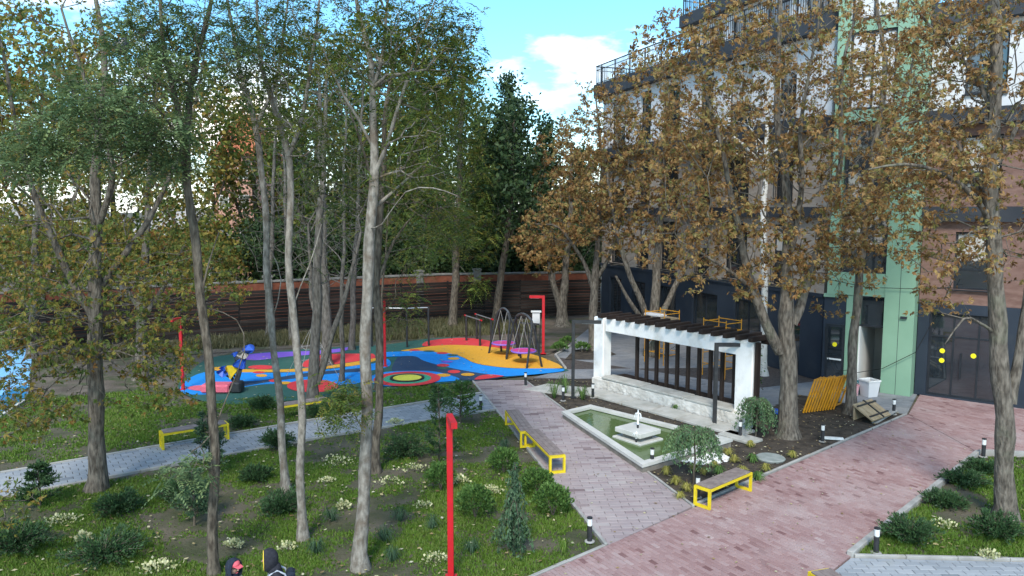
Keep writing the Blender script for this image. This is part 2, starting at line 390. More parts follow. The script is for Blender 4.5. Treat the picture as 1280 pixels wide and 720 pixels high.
A_TL, A_TR, A_BR, A_BL = g(592, 475), g(655, 475), g(865, 633), g(761, 681)
RED1 = [(-2.0, 10.8), (4.0, 11.4), (12.53, 19.79), (12.64, 23.71)]
RED2 = [(12.66, 23.72), (14.5, 26.45), (19.5, 22.1), (17.0, 19.6), (12.55, 19.79)]
aR = math.atan2(0.75, -0.66)
pave('red_paver_path', RED1, math.atan2(-0.86, 0.5), 0.2, 0.1, M['redpav'], 300, 3)
pave('red_entrance_paving', RED2, math.atan2(-0.86, 0.5), 0.2, 0.1, M['redpav'], 0, 5)
PA = [A_TL, A_TR, A_BR, A_BL]
pave('pink_grey_plank_path', PA, math.atan2(0.06, 1.0), 0.45, 0.15, M['pinkpav'], 300, 9)
GL = [(-18, 14.5), (-12.67, 18.24), (-6.08, 23.25), (-1.02, 26.6), (-0.5, 24.35), (-5.52, 21.3), (-10.76, 17.3), (-17, 12.7)]
GL_A = [(-18, 14.5), (-6.08, 23.05), (-5.52, 21.3), (-17, 12.9)]
GL_B = [(-6.06, 23.07), (-1.0, 26.5), (-0.5, 24.4), (-5.5, 21.3)]
aG = math.atan2(8.5, 12)
pave('grey_paver_path', GL_A, aG, 0.3, 0.2, M['greypav'], 300, 13, joint=0.016)
pave('grey_paver_path', GL_B, aG, 0.3, 0.2, M['greypav'], 0, 14, joint=0.016)
pave('light_grey_paver_path', [(6.36, 13.66), (14, 13.25), (14, 10.6), (4.05, 11.4)], -0.03, 0.3, 0.15, M['greypav'], 150, 15, joint=0.01)
COURT = [(0.5, 28.75), (1.2, 29.3), (2.15, 30.6), (1.9, 33.6), (3.2, 37), (5.4, 44.2), (11.6, 28.6), (14.45, 26.55), (12.6, 23.74), (12.05, 24.5), (9.2, 27.4), (8.6, 28.6), (4.4, 31.2), (2.4, 29.4)]
c1 = [(0.5, 28.75), (2.15, 30.6), (5.0, 30.8), (4.05, 28.65), (2.4, 28.9)]
c2 = [(2.16, 30.62), (1.9, 33.6), (5.6, 46), (11.9, 28.6), (9.2, 27.4), (5.0, 30.8)]
c3 = [(9.22, 27.4), (11.9, 28.6), (14.45, 26.55), (12.62, 23.76)]
c4 = [(4.05, 28.65), (5.0, 30.78), (9.18, 27.38), (10.15, 26.45), (8.6, 24.65)]
for i, c in enumerate((c1, c2, c3, c4)):
    pave('dark_grey_courtyard', c, 0.3, 0.3, 0.15, M['darkpav'], 0, 20 + i, joint=0.008, z=-0.005)

LAWN1 = [(-20, 10.5), (-16.5, 12.7), (-10.76, 17.25), (-5.5, 21.2), (-0.55, 24.3), A_BL[:2] + np.array([-.12, 0]), (-2.1, 10.75), (-6, 9.5), (-20, 9.5)]
LAWN2 = [(-20, 14.0), (-18, 14.6), (-12.6, 18.4), (-6.1, 23.2), (-1.05, 26.7), (-1.5, 28.5), (-5, 27.2), (-10.6, 25.3), (-13.5, 27), (-20, 24)]
LAWN3 = [(12.5, 19.6), (6.45, 13.78), (24, 13.1), (24, 19.5)]
for n, l in (('lawn', LAWN1), ('lawn', LAWN2), ('lawn', LAWN3)): sheet(n, l, -0.03, M['lawnsoil'])
BED = [A_TR[:2] + np.array([.15, 0]), A_BR[:2] + np.array([.05, .1]), (12.6, 23.7), (12.0, 24.45), (10.2, 26.4), (8.6, 24.6), (4.0, 28.6), (2.4, 28.9)]
sheet('planting_bed', BED, -0.02, M['bedsoil'])
sheet('tree_bed', [(2.3, 32.6), (2.9, 34.9), (4.3, 35.3), (4.7, 33.8), (3.6, 32.6)], 0.012, M['bedsoil'])
sheet('dirt_strip', [(-34, 24), (-14.5, 34), (-4, 38.2), (1.6, 33.9), (3.2, 37.5), (5.4, 45.6), (-4, 45), (-14, 39.6), (-34, 29)], -0.04, M['soil'])

def blades(name, poly, dens, m, hmin, hmax, seed, w=0.012, thr=0.3, near=None, nscale=0.7, kind='stuff', lean=0.5, label=None, cat=None, per=3):
    r = np.random.default_rng(seed); P = np.array([p[:2] for p in poly], float)
    lo, hi = P.min(0), P.max(0); n = int((hi - lo).prod() * dens)
    x, y = r.uniform(lo[0], hi[0], n), r.uniform(lo[1], hi[1], n)
    k = in_poly(x, y, P) & (np.abs(x) < y * 0.72 + 0.6) & (y > 11)
    nn = 0.6 * vnoise(x * nscale, y * nscale, seed) + 0.4 * vnoise(x * nscale * 3.1, y * nscale * 3.1, seed + 3)
    pr = np.clip((nn - thr) * 4.0, 0.03, 1)
    k &= r.random(n) < pr
    if near: k &= r.random(n) < np.clip(near / y, 0.15, 1) ** 1.3
    x, y, nn = x[k], y[k], nn[k]; n = len(x)
    x = np.repeat(x, per) + r.normal(0, .018, n * per); y = np.repeat(y, per) + r.normal(0, .018, n * per); nn = np.repeat(nn, per); n = len(x)
    h = r.uniform(hmin, hmax, n) * np.clip(0.55 + nn, .6, 1.3); a = r.uniform(0, 6.283, n); t = r.uniform(0, 6.283, n)
    ww = w * (0.7 + 0.6 * r.random(n)) * np.clip(y / 14, 1, 2.2)
    z = -0.032 if poly is not None else 0
    V = np.empty((n, 3, 3))
    V[:, 0] = np.stack([x - np.cos(a) * ww, y - np.sin(a) * ww, np.full(n, z)], 1)
    V[:, 1] = np.stack([x + np.cos(a) * ww, y + np.sin(a) * ww, np.full(n, z)], 1)
    V[:, 2] = np.stack([x + np.cos(t) * h * lean, y + np.sin(t) * h * lean, z + h], 1)
    Fc = np.arange(n * 3).reshape(-1, 3)
    sh = np.clip(0.25 + 0.55 * (nn - .4) + r.normal(0, .22, n) + 0.2, 0, 1)
    o = link(name, np_mesh(name, V.reshape(-1, 3), Fc, m, sh)); tag(o, label, cat, kind=kind); return o
blades('lawn_grass', LAWN1, 1000, M['grass'], .025, .062, 31, near=14, thr=0.35, label='short green lawn grass between the grey path and the red path', cat='grass')
blades('lawn_grass', LAWN2, 420, M['grass'], .03, .08, 32, near=20, thr=0.36, label='patchy lawn grass between grey path and playground', cat='grass')
blades('lawn_grass', LAWN3, 900, M['grass'], .03, .08, 33, near=15, thr=0.3, label='green lawn grass behind the kerb at lower right', cat='grass')
blades('dry_grass', [(-20, 34), (-14.3, 38.8), (-4, 44), (1.2, 44.6), (1.0, 40), (-4, 38.3), (-14.3, 35.2), (-20, 31)], 130, M['dry'], .1, .36, 34, w=.015, thr=0.25, label='dry tall grass along the foot of the dark fence', cat='grass', per=2, lean=.35)
def litter(name, poly, n, seed, label, size=(.025, .06), z=0.0):
    r = np.random.default_rng(seed); P = np.array([p[:2] for p in poly], float); lo, hi = P.min(0), P.max(0)
    x, y = r.uniform(lo[0], hi[0], n * 4), r.uniform(lo[1], hi[1], n * 4)
    k = in_poly(x, y, P); x, y = x[k][:n], y[k][:n]; n = len(x)
    s = r.uniform(size[0], size[1], n); a = r.uniform(0, 6.283, n); V = np.empty((n, 4, 3))
    for i, (u, v, w) in enumerate(((1, 0, .012), (0, .6, .0), (-1, 0, .008), (0, -.6, .018))):
        V[:, i] = np.stack([x + (u * np.cos(a) - v * np.sin(a)) * s, y + (u * np.sin(a) + v * np.cos(a)) * s, z + .012 + r.uniform(0, w + .004, n)], 1)
    o = link(name, np_mesh(name, V.reshape(-1, 3), np.arange(n * 4).reshape(-1, 4), M['litter'], r.random(n)))
    tag(o, label, 'leaves', kind='stuff')
litter('fallen_leaves', LAWN1, 900, 41, 'fallen yellow leaves scattered over the main lawn', z=.02)
litter('fallen_leaves', LAWN2, 500, 42, 'fallen leaves on the patchy lawn by the playground', z=.02)
litter('fallen_leaves', LAWN3, 420, 43, 'fallen leaves on the lawn at lower right', z=.02)
litter('fallen_leaves', BED, 900, 44, 'fallen leaves on the dark planting bed soil', (.02, .05))
litter('fallen_leaves', RED1, 170, 45, 'few fallen leaves on the red paver path', (.02, .045))
litter('fallen_leaves', PA, 80, 46, 'few fallen leaves on the pink grey path', (.02, .045))
# soil clods
r_ = np.random.default_rng(50); b = MB()
Pb = np.array([p[:2] for p in BED]); 
for _ in range(1500):
    x, y = r_.uniform(Pb[:, 0].min(), Pb[:, 0].max()), r_.uniform(Pb[:, 1].min(), Pb[:, 1].max())
    if not in_poly(np.array([x]), np.array([y]), Pb)[0]: continue
    s = r_.uniform(.015, .05)
    b.box((x, y, -.02 + s * .25), (s * 1.3, s, s * .8), rz=r_.uniform(0, 3), rx=r_.normal(0, .5), ry=r_.normal(0, .5))
tag(b.build('soil_clods', M['bedsoil']), 'crumbly dark clods on the planting bed', 'soil', kind='stuff')

def kerb(name, pts, w=0.08, h=0.06, piece=1.0, z=0.0, m=None):
    root = empty(name, (0, 0, 0)); root['kind'] = 'structure'
    for a, c in zip(pts[:-1], pts[1:]):
        a, c = Vector((a[0], a[1], 0)), Vector((c[0], c[1], 0)); l = (c - a).length; k = max(1, round(l / piece)); d = (c - a) / k
        bm = MB(); bm.bbox((0, 0, 0), (l / k - 0.008, w, h + .1), 0.008); me = bm.mesh('kerb_stone', m or M['concrete'])
        for i in range(k):
            p = a + d * (i + .5); o = link('kerb_stone', me, root, (p.x, p.y, z + h / 2 - .05 + rnd.uniform(-.004, .004)))
            o.rotation_euler = (0, 0, math.atan2(d.y, d.x) + rnd.gauss(0, .004))
    return root
def off(p, dx, dy): return (p[0] + dx, p[1] + dy)
kerb('kerb', [off(A_TL, -.05, 0), off(A_BL, -.05, .02)], .07, .02)
kerb('kerb', [off(A_TR, .05, 0), off(A_BR, .05, .05)], .06, .012)
kerb('kerb', [(-2.05, 10.85), off(A_BL, -.09, -.02)], .07, .02)
kerb('kerb', [off(A_BR, .06, .12), (12.6, 23.76)], .07, .02)
kerb('kerb', [(6.38, 13.76), (12.5, 19.82)], .12, .09)
kerb('kerb', [(12.55, 19.86), (16, 19.4)], .12, .09)
kerb('kerb', [(6.45, 13.74), (14, 13.33)], .07, .04)
kerb('kerb', [(-16.5, 12.75), (-10.8, 17.3), (-5.55, 21.24), (-.55, 24.3)], .07, .03)
kerb('kerb', [(-18, 14.62), (-12.72, 18.3), (-6.12, 23.17), (-1.1, 26.6)], .07, .03)
kerb('kerb', [(2.2, 30.75), (1.95, 33.6), (3.1, 36.8)], .1, .06)

# ------------------------------------------------------------------ playground rubber surface
RC = dict(green=(0.035, 0.115, 0.095), purple=(0.24, 0.12, 0.62), red=(0.66, 0.05, 0.06), yellow=(0.72, 0.36, 0.035), blue=(0.012, 0.26, 0.74),
          navy=(0.028, 0.06, 0.12), lime=(0.62, 0.62, 0.08), teal=(0.05, 0.33, 0.2), black=(0.012, 0.012, 0.014), sky=(0.22, 0.50, 0.80), deep=(0.02, 0.20, 0.42), pink=(.72, .14, .2))
RM = {k: mat('rubber_' + k, v, tuple(x * .82 for x in v), 18, 0.85, 0.5, 130, dist=.004, dirt=(tuple(min(1, x * .75 + .035) for x in v), 0.9, .52, .8)) for k, v in RC.items()}
def Az(l): return [(200 + x / 4.5, 360 + y / 4.5) for x, y in l]
def Bz(l): return [(440 + x / 4.923, 360 + y / 4.923) for x, y in l]
def gl(l): return [g(*p)[:2] for p in l]
play_out = [(280, 505), (330, 503), (420, 496), (470, 489), (510, 484), (545, 480), (588, 476.5), (640, 471), (706, 464.5), (703, 459.5), (672, 446), (645, 436), (620, 428), (600, 423.5), (570, 421.5), (530, 424), (480, 431), (440, 432.5), (370, 437), (305, 442), (264, 447), (240, 462), (222, 482), (240, 497)]
play = sheet('playground_surface', smooth_loop(gl(play_out), 3), 0.0, RM['green'])
zc = [0.004]
def patch(col, pts, sm=4, z=None):
    zc[0] += 0.0013
    o = sheet('rubber_patch', smooth_loop(gl(pts), sm), zc[0], RM[col], play, kind=None); return o
def dot(col, cx, cy, rx, ry, conv=Bz, n=20):
    c = conv([(cx + rx * math.cos(6.2832 * i / n), cy + ry * math.sin(6.2832 * i / n)) for i in range(n)]); return patch(col, c, 1)
patch('purple', Az([(470, 378), (630, 362), (860, 354), (1000, 342), (1085, 330), (1050, 350), (960, 366), (720, 386), (560, 405), (480, 402)]))
patch('blue', Az([(120, 545), (200, 490), (300, 468), (440, 470), (620, 478), (820, 470), (1000, 452), (1135, 432), (1200, 425), (1280, 400), (1290, 440), (1160, 475), (1130, 530), (1000, 545), (700, 540), (560, 545), (380, 575), (250, 600), (130, 590)]))
patch('red', Az([(800, 428), (860, 388), (960, 372), (1135, 370), (1200, 372), (1205, 398), (1130, 410), (960, 432), (830, 448)]))
patch('yellow', Az([(285, 450), (350, 445), (420, 456), (620, 460), (820, 452), (960, 436), (1130, 411), (1215, 395), (1215, 408), (1130, 432), (960, 452), (820, 470), (620, 474), (430, 474), (300, 462)]))
patch('navy', Az([(330, 575), (360, 545), (440, 528), (560, 522), (700, 498), (850, 476), (1000, 463), (1140, 452), (1140, 470), (1000, 480), (850, 497), (720, 515), (580, 535), (450, 560), (380, 580)]))
dot('red', 570, 447, 75, 12, Az); dot('red', 556, 476, 34, 6, Az); dot('yellow', 571, 494, 32, 8, Az); dot('red', 645, 523, 34, 8, Az); dot('yellow', 705, 536, 36, 8, Az)
dot('red', 858, 553, 145, 36, Az); dot('pink', 250, 565, 95, 16, Az)
patch('red', Bz([(432, 352), (470, 328), (600, 312), (720, 310), (860, 330), (1000, 375), (1110, 412), (1000, 400), (880, 372), (650, 357), (470, 362)]))
patch('yellow', Bz([(300, 388), (400, 372), (500, 359), (650, 353), (880, 368), (1100, 408), (1240, 458), (1285, 482), (1270, 497), (1000, 496), (850, 482), (750, 462), (680, 428), (600, 406), (500, 397), (380, 392)]))
patch('blue', Bz([(190, 400), (290, 394), (420, 390), (520, 398), (610, 408), (680, 430), (750, 464), (850, 484), (1000, 498), (1275, 499), (1290, 516), (1150, 532), (1040, 541), (920, 546), (740, 522), (560, 485), (440, 455), (400, 428), (300, 424), (200, 425)]))
patch('navy', Bz([(265, 450), (300, 424), (390, 424), (440, 450), (560, 484), (740, 520), (925, 548), (840, 566), (740, 572), (640, 562), (560, 530), (420, 512), (255, 520)]))
patch('blue', Bz([(100, 560), (180, 525), (300, 514), (470, 514), (560, 528), (655, 558), (640, 574), (520, 584), (400, 600), (180, 606)]))
for d in (('red', 385, 385, 36, 5), ('green', 475, 392, 36, 5), ('red', 555, 404, 35, 6), ('green', 620, 417, 35, 6), ('yellow', 625, 438, 36, 8), ('purple', 585, 458, 36, 6), ('red', 560, 480, 39, 9), ('green', 562, 497, 40, 8), ('red', 628, 520, 39, 10), ('yellow', 560, 542, 46, 10), ('yellow', 712, 538, 42, 9)): dot(*d)
patch('red', Bz([(755, 565), (790, 545), (850, 538), (915, 544), (930, 549), (850, 562), (770, 570)]))
tr_c = g(440 + 340 / 4.923, 360 + 563 / 4.923)
for col, r in (('red', 1.0), ('teal', .72)):
    zc[0] += .0013; sheet('rubber_patch', [(tr_c[0] + r * math.cos(i * .2094) * 1.28, tr_c[1] + r * math.sin(i * .2094) * 1.28) for i in range(30)], zc[0], RM[col], play, None)
tr_c[2] = zc[0] - .004
t = empty('ground_trampoline', tr_c, 0, 'round ground trampoline with yellow centre in red and green rubber rings', 'trampoline')
MB().lathe([(.66, 0), (.66, .05), (.60, .055), (.56, .04), (.56, 0)], n=28).build('ring', M['black'], t)
MB().lathe([(.55, .036), (.52, .038), (.01, .038)], n=28).build('jump_mat', RM['lime'], t)
litter('fallen_leaves', gl(play_out), 160, 47, 'few fallen leaves on the coloured playground rubber', (.04, .08), z=.05)
# second play surface at the far left edge
P2 = smooth_loop([g(-120, 490)[:2], g(-60, 462)[:2], g(0, 441)[:2], g(30, 430)[:2], g(39, 436)[:2], g(38, 470)[:2], g(32, 498)[:2], g(0, 520)[:2], g(-60, 560)[:2]], 3)
p2 = sheet('blue_play_surface', P2, 0.0, RM['sky'])
sheet('rubber_patch', smooth_loop([g(-60, 545)[:2], g(-20, 505)[:2], g(6, 492)[:2], g(20, 485)[:2], g(33, 482)[:2], g(34, 492)[:2], g(25, 502)[:2], g(0, 519)[:2]], 4), 0.005, RM['deep'], p2, None)
kerb('white_kerb', [g(-60, 559), g(0, 521.5), g(30, 502)], .1, .06, m=M['poolrim'])
kerb('white_kerb', [g(-60, 459), g(0, 439), g(31, 428)], .12, .06, m=M['poolrim'])
# ------------------------------------------------------------------ fence, brick wall, buildings
FL = [(-36, 27.5), (-24, 34.2), (-14.24, 39.33), (-8.95, 42.07), (-3.79, 44.55), (0.5, 45.3), (5.4, 46.2)]
t = empty('board_fence', (FL[0][0], FL[0][1], 0), 0, 'long dark brown fence of horizontal boards behind the playground', 'fence')
O = Vector((FL[0][0], FL[0][1], 0)); NB = 13
bcache = {}
for a, c in zip(FL[:-1], FL[1:]):
    a, c = Vector((*a, 0)), Vector((*c, 0)); l = (c - a).length; k = max(1, round(l / 2.6)); d = (c - a) / k; ang = math.atan2(d.y, d.x)
    for i in range(k):
        p = a + d * (i + .5) - O; L_ = round(l / k, 3)
        post = MB().box((0, 0, 1.15), (.1, .1, 2.34)).build('post', M['fence'], t, a + d * i - O); post.rotation_euler.z = ang
        for j in range(NB):
            key = (L_, rnd.randrange(5))
            if key not in bcache: bcache[key] = MB().box((0, 0, 0), (L_ - .02, .03, .15), sh=key[1] / 4).mesh('board', M['fence'])
            o = link('board', bcache[key], t, (p.x + rnd.uniform(-.01, .01), p.y, .16 + j * .17)); o.rotation_euler = (rnd.gauss(.12, .05), rnd.gauss(0, .004), ang)
            o.location += Vector((math.sin(ang), -math.cos(ang), 0)) * (.07 + rnd.uniform(0, .02))
M['brickwall'] = mat('orange_brick', (0.14, 0.042, 0.024), (0.2, 0.065, 0.035), 4, .85, .5, 40, dirt=((0.2, 0.1, 0.07), .8, .5, .8))
M['pinkwall'] = mat('pink_brick', (0.42, 0.22, 0.16), (0.5, 0.28, 0.21), 4, .9, dirt=((0.35, 0.2, 0.15), .5, .5, .8))
M['palewall'] = mat('pale_render', (0.55, 0.53, 0.48), (0.64, 0.62, 0.58), 1, .9)
M['dullstone'] = mat('dull_stone', (0.13, 0.125, 0.115), (0.2, 0.19, 0.175), 3, .9, .4, 30)
M['greyroof'] = mat('grey_roof', (0.3, 0.28, 0.26), (0.38, 0.36, 0.34), 2, .8)
M['rooftile'] = mat('orange_roof', (0.36, 0.10, 0.05), (0.45, 0.15, 0.07), 2, .8, .5, 20)
WL = [(p[0] - .5, p[1] + 1.5) for p in FL]
t = empty('brick_boundary_wall', (WL[0][0], WL[0][1], 0), 0, 'orange brick wall with pale pillars and coping rising behind the dark fence', 'wall'); O = Vector((*WL[0], 0))
for a, c in zip(WL[:-1], WL[1:]):
    a, c = Vector((*a, 0)) - O, Vector((*c, 0)) - O; d = c - a; ang = math.atan2(d.y, d.x); m_ = (a + c) / 2
    MB().box((0, 0, 1.25), (d.length, .25, 2.56)).build('brick_panel', M['brickwall'], t, m_).rotation_euler.z = ang
    MB().bbox((0, 0, 2.59), (d.length, .36, .12), .02).build('coping', M['dullstone'], t, m_).rotation_euler.z = ang
    k = max(1, round(d.length / 3.4))
    for i in range(k):
        p = a + d * (i + .5) / k
        o = MB().box((0, 0, 1.4), (.42, .42, 2.8)).box((0, 0, 2.85), (.52, .52, .1)).build('pillar', M['dullstone'], t, p); o.rotation_euler.z = ang

M['glass'] = mat('window_glass', (0.014, 0.019, 0.024), (0.026, 0.033, 0.04), .8, .03, spec=1.0, coat=1.0)
M['navy'] = mat('navy_cladding', (0.018, 0.026, 0.040), (0.026, 0.036, 0.052), .8, .55, .15, 30, dirt=((0.05, 0.055, 0.06), .7, .55, .9))
M['slabdark'] = mat('dark_slab', (0.026, 0.030, 0.038), (0.04, 0.044, 0.052), 1, .6)
M['beige'] = mat('beige_brick', (0.30, 0.245, 0.20), (0.37, 0.315, 0.265), 3, .9, .5, 45, stretch=(1, 1, 3), dirt=((0.25, 0.2, 0.165), .6, .5, .8))
M['redbrick'] = mat('red_brick', (0.15, 0.085, 0.068), (0.22, 0.135, 0.11), 3, .9, .5, 45, stretch=(1, 1, 3), dirt=((0.2, 0.12, 0.1), .9, .5, .75))
M['white'] = mat('white_render', (0.52, 0.53, 0.545), (0.60, 0.605, 0.615), .8, .85, .1, 40)
M['mint'] = mat('mint_green_cladding', (0.19, 0.325, 0.225), (0.21, 0.35, 0.245), .7, .5, .05, 30, spec=.4, dirt=((0.165, 0.285, 0.195), .5, .55, .9))
M['frame'] = mat('dark_frame', (0.014, 0.017, 0.022), (0.022, 0.026, 0.032), 3, .5)
M['ywall'] = mat('stairwell_white', (0.6, 0.6, 0.58), (0.68, 0.67, 0.65), 1, .9)
M['curtain'] = mat('pale_interior', (0.35, 0.33, 0.30), (0.45, 0.43, 0.40), 1, .9)
K_, L_, R_ = Vector((11.75, 28.45, 0)), Vector((5.35, 45.3, 0)), Vector((22.5, 19.75, 0))
bld = empty('apartment_building', K_, 0, 'new apartment block with navy ground floor, white top storey and mint green stair tower', 'building')
def face(o, d, length, z0, z1, wins, m, th=.3, depth=.16, name='wall'):
    """wall strip with real openings; wins = (x0,x1,za,zb,kind)"""
    ang = math.atan2(d.y, d.x); O_ = o - K_
    nrm = Vector((d.y, -d.x, 0));
    if nrm.dot(-K_) < 0: nrm = -nrm
    sgn = 1 if Vector((-d.y, d.x, 0)).dot(nrm) > 0 else -1     # local y of the outside
    b = MB(); xs = sorted({0, length} | {w[0] for w in wins} | {w[1] for w in wins})
    for x0, x1 in zip(xs[:-1], xs[1:]):
        ops = sorted([(w[2], w[3]) for w in wins if w[0] <= x0 + 1e-6 and w[1] >= x1 - 1e-6]); z = z0
        for za, zb in ops:
            if za > z + .01: b.box(((x0 + x1) / 2, -sgn * th / 2, (z + za) / 2), (x1 - x0, th, za - z))
            z = zb
        if z < z1 - .01: b.box(((x0 + x1) / 2, -sgn * th / 2, (z + z1) / 2), (x1 - x0, th, z1 - z))
    w_ = b.build(name, m, bld, O_); w_.rotation_euler.z = ang
    for x0, x1, za, zb, kind in wins:
        if kind == 'open': continue
        fr = MB(); t_ = .07; y = -sgn * depth; cx, cz = (x0 + x1) / 2, (za + zb) / 2
        fr.box((x0 + t_ / 2, y, cz), (t_, .08, zb - za)); fr.box((x1 - t_ / 2, y, cz), (t_, .08, zb - za))
        fr.box((cx, y, zb - t_ / 2), (x1 - x0 - 2 * t_, .08, t_)); fr.box((cx, y, za + t_ / 2), (x1 - x0 - 2 * t_, .08, t_))
        n = max(1, round((x1 - x0) / .85))
        for i in range(1, n): fr.box((x0 + (x1 - x0) * i / n, y, cz), (.06, .075, zb - za - 2 * t_))
        if kind in ('tall', 'door'): fr.box((cx, y, za + (zb - za) * (.72 if kind == 'door' else .35)), (x1 - x0 - 2 * t_, .07, .06))
        f_ = fr.build('door' if kind == 'door' else 'window', M['frame'], bld, O_); f_.rotation_euler.z = ang
        pn = MB().box((cx, y, cz), (x1 - x0 - t_, .02, zb - za - t_)).build('pane', M['glass'], f_)
        if rnd.random() < .45 and kind not in ('door', 'win'):
            bh = (zb - za) * rnd.uniform(.25, .8); MB().box((cx, y + sgn * .016, zb - t_ - bh / 2), (x1 - x0 - 2 * t_, .006, bh)).build('blind', M['curtain'], f_)
        if kind != 'door': MB().box((cx, sgn * .03, za - .02), (x1 - x0 + .1, .16, .035)).build('sill', M['frame'], f_)
        if kind == 'rail':
            rl = MB(); yy = sgn * .05
            rl.box((cx, yy, za + 1.0), (x1 - x0 + .1, .04, .04)); rl.box((cx, yy, za + .1), (x1 - x0 + .1, .03, .03))
            k = int((x1 - x0) / .12)
            for i in range(k + 1): rl.box((x0 + (x1 - x0) * i / k, yy, za + .55), (.018, .018, .9))
            rl.build('railing', M['frame'], f_)
    return w_
dl = (L_ - K_); LEN = dl.length; dl.normalize()
dr = (R_ - K_); RLEN = dr.length; dr.normalize()
nl = Vector((-dl.y, dl.x, 0)); nl = nl if nl.dot(-K_) > 0 else -nl
nr = Vector((-dr.y, dr.x, 0)); nr = nr if nr.dot(-K_) > 0 else -nr
# left wing
face(K_, dl, LEN, 0, 3.2, [(1.2, 2.2, .1, 2.6, 'door'), (3.6, 5.4, .3, 2.6, 'win'), (6.6, 8.6, .3, 2.6, 'win'), (10, 11.6, .3, 2.6, 'win'), (13, 14.4, .3, 2.6, 'win'), (15.6, 17, .3, 2.6, 'win')], M['navy'])
for z0, z1, m_ in ((3.2, 6.2, 'beige'), (6.6, 9.4, 'beige'), (9.95, 13.0, 'white')):
    face(K_, dl, LEN, z0, z1, [(1.9 + i * 2.7, 2.95 + i * 2.7 + (.5 if i % 2 else 0), z0 + .25, z1 - .3, 'rail' if i % 2 == 0 else 'tall') for i in range(6)], M[m_])
# right wing
RW0 = K_ + dr * 3.22
face(RW0, dr, RLEN - 3.22, 0, 3.3, [(.35, 2.6, .04, 2.95, 'door'), (4.2, 5.6, .3, 2.7, 'win'), (7, 8.4, .3, 2.7, 'win')], M['navy'])
for z0, z1, m_ in ((3.3, 6.1, 'redbrick'), (6.6, 9.3, 'redbrick'), (9.8, 12.6, 'white')):
    face(RW0, dr, RLEN - 3.22, z0, z1, [(1.0, 2.2, z0 + .5, z1 - .35, 'tall'), (3.3, 5.1, z0 + .15, z1 - .3, 'rail'), (6.4, 7.6, z0 + .5, z1 - .35, 'tall'), (8.6, 9.8, z0 + .15, z1 - .3, 'rail')], M[m_])
def band(o, d, n, l, z0, z1, out, name='slab', m='slabdark', back=.3):
    c = o + d * (l / 2) + n * (out / 2 - back / 2) - K_
    b = MB().box((0, 0, (z0 + z1) / 2), (l, out + back, z1 - z0)).build(name, M[m], bld, c); b.rotation_euler.z = math.atan2(d.y, d.x); return b
for z0, z1, ou in ((6.2, 6.6, .25), (9.4, 9.95, .55), (13.0, 13.75, .45)): band(K_, dl, nl, LEN + .4, z0, z1, ou)
for z0, z1, ou in ((6.1, 6.6, .25), (9.3, 9.8, .45), (12.6, 13.3, .45)): band(RW0, dr, nr, RLEN - 3.18, z0, z1, ou)
band(K_, dl, nl, LEN + .2, 3.2, 3.34, .06, 'cornice', 'navy')
def railing(o, d, l, z, h=1.05, sp=.13, name='roof_railing', r=None):
    rl = MB(); rl.box((l / 2, 0, h), (l, .05, .05)); rl.box((l / 2, 0, h * .78), (l, .03, .03)); rl.box((l / 2, 0, .08), (l, .03, .03))
    for i in range(int(l / sp) + 1): rl.box((i * sp, 0, h / 2), (.02, .02, h))
    for i in range(int(l / 1.6) + 1): rl.box((i * 1.6, 0, h / 2), (.05, .05, h))
    q = rl.build(name, M['frame'], bld, o - K_ + Vector((0, 0, z))); q.rotation_euler.z = math.atan2(d.y, d.x)
railing(K_ + nl * .35, dl, LEN + .3, 13.75)
railing(L_ + dl * .3 + nl * .3, -nl, 5, 13.75)
# penthouse storeys, set back
PK = K_ - nl * 3.2
face(PK, dl, LEN - 4, 13.75, 16.4, [(1 + i * 2.6, 2.6 + i * 2.6, 14, 16, 'tall') for i in range(5)], M['white'])
band(PK, dl, nl, LEN - 3.6, 16.4, 17.0, .5)
railing(PK + nl * .3, dl, LEN - 3.7, 17.0)
railing(PK + nl * .3 + dl * (LEN - 3.7), -nl, 4, 17.0)
face(PK - nl * 3, dl, LEN - 9, 17.0, 19.6, [(1 + i * 2.6, 2.6 + i * 2.6, 17.2, 19.2, 'tall') for i in range(3)], M['white'])
# end wall, body and roof
b = MB()
c0, c1, c2, c3 = K_ - K_ - nl * .32, L_ - K_ - nl * .32, L_ - K_ - nl * 11, R_ - K_ + Vector((8, 8, 0))
b.prism([(c0.x, c0.y), (c1.x, c1.y), (c2.x, c2.y), (c2.x + 14, c2.y)], 0.02, 13.1); b.build('end_wall', M['beige'], bld)
d0 = R_ - K_ - nr * .34; d1 = RW0 - K_ - nr * .34
MB().prism([(d1.x, d1.y), (d0.x, d0.y), (d0.x + 8, d0.y + 10), (d1.x + 8, d1.y + 10)], 0.02, 12.9).build('back_wall', M['slabdark'], bld)
# mint stair tower
TW = .55                                     # it stands proud of the wings
T0 = K_ + dr * .15 + nr * TW; TL = 3.05; angT = math.atan2(dr.y, dr.x); TO = T0 - K_
sg = 1 if Vector((-dr.y, dr.x, 0)).dot(nr) > 0 else -1
def tb(name, x0, x1, z0, z1, y0, y1, m, parent=None):
    o = MB().box(((x0 + x1) / 2, sg * (y0 + y1) / 2, (z0 + z1) / 2), (x1 - x0, abs(y1 - y0), z1 - z0)).build(name, M[m], bld if parent is None else parent, TO if parent is None else None)
    if parent is None: o.rotation_euler.z = angT
    return o
tb('tower_pier', 0.12, .5, 3.42, 17.5, -.25, 0, 'mint'); tb('tower_pier', 2.08, TL, 0, 17.5, -TW, 0, 'mint'); tb('navy_panel', 0, .8, 0, 3.41, -.4, -.12, 'navy'); dfr = tb('side_door', .12, .78, .03, 2.3, -.1199, -.09, 'frame'); tb('tower_beam', 0, .5, 3.3, 3.419, -.25, -.02, 'mint')
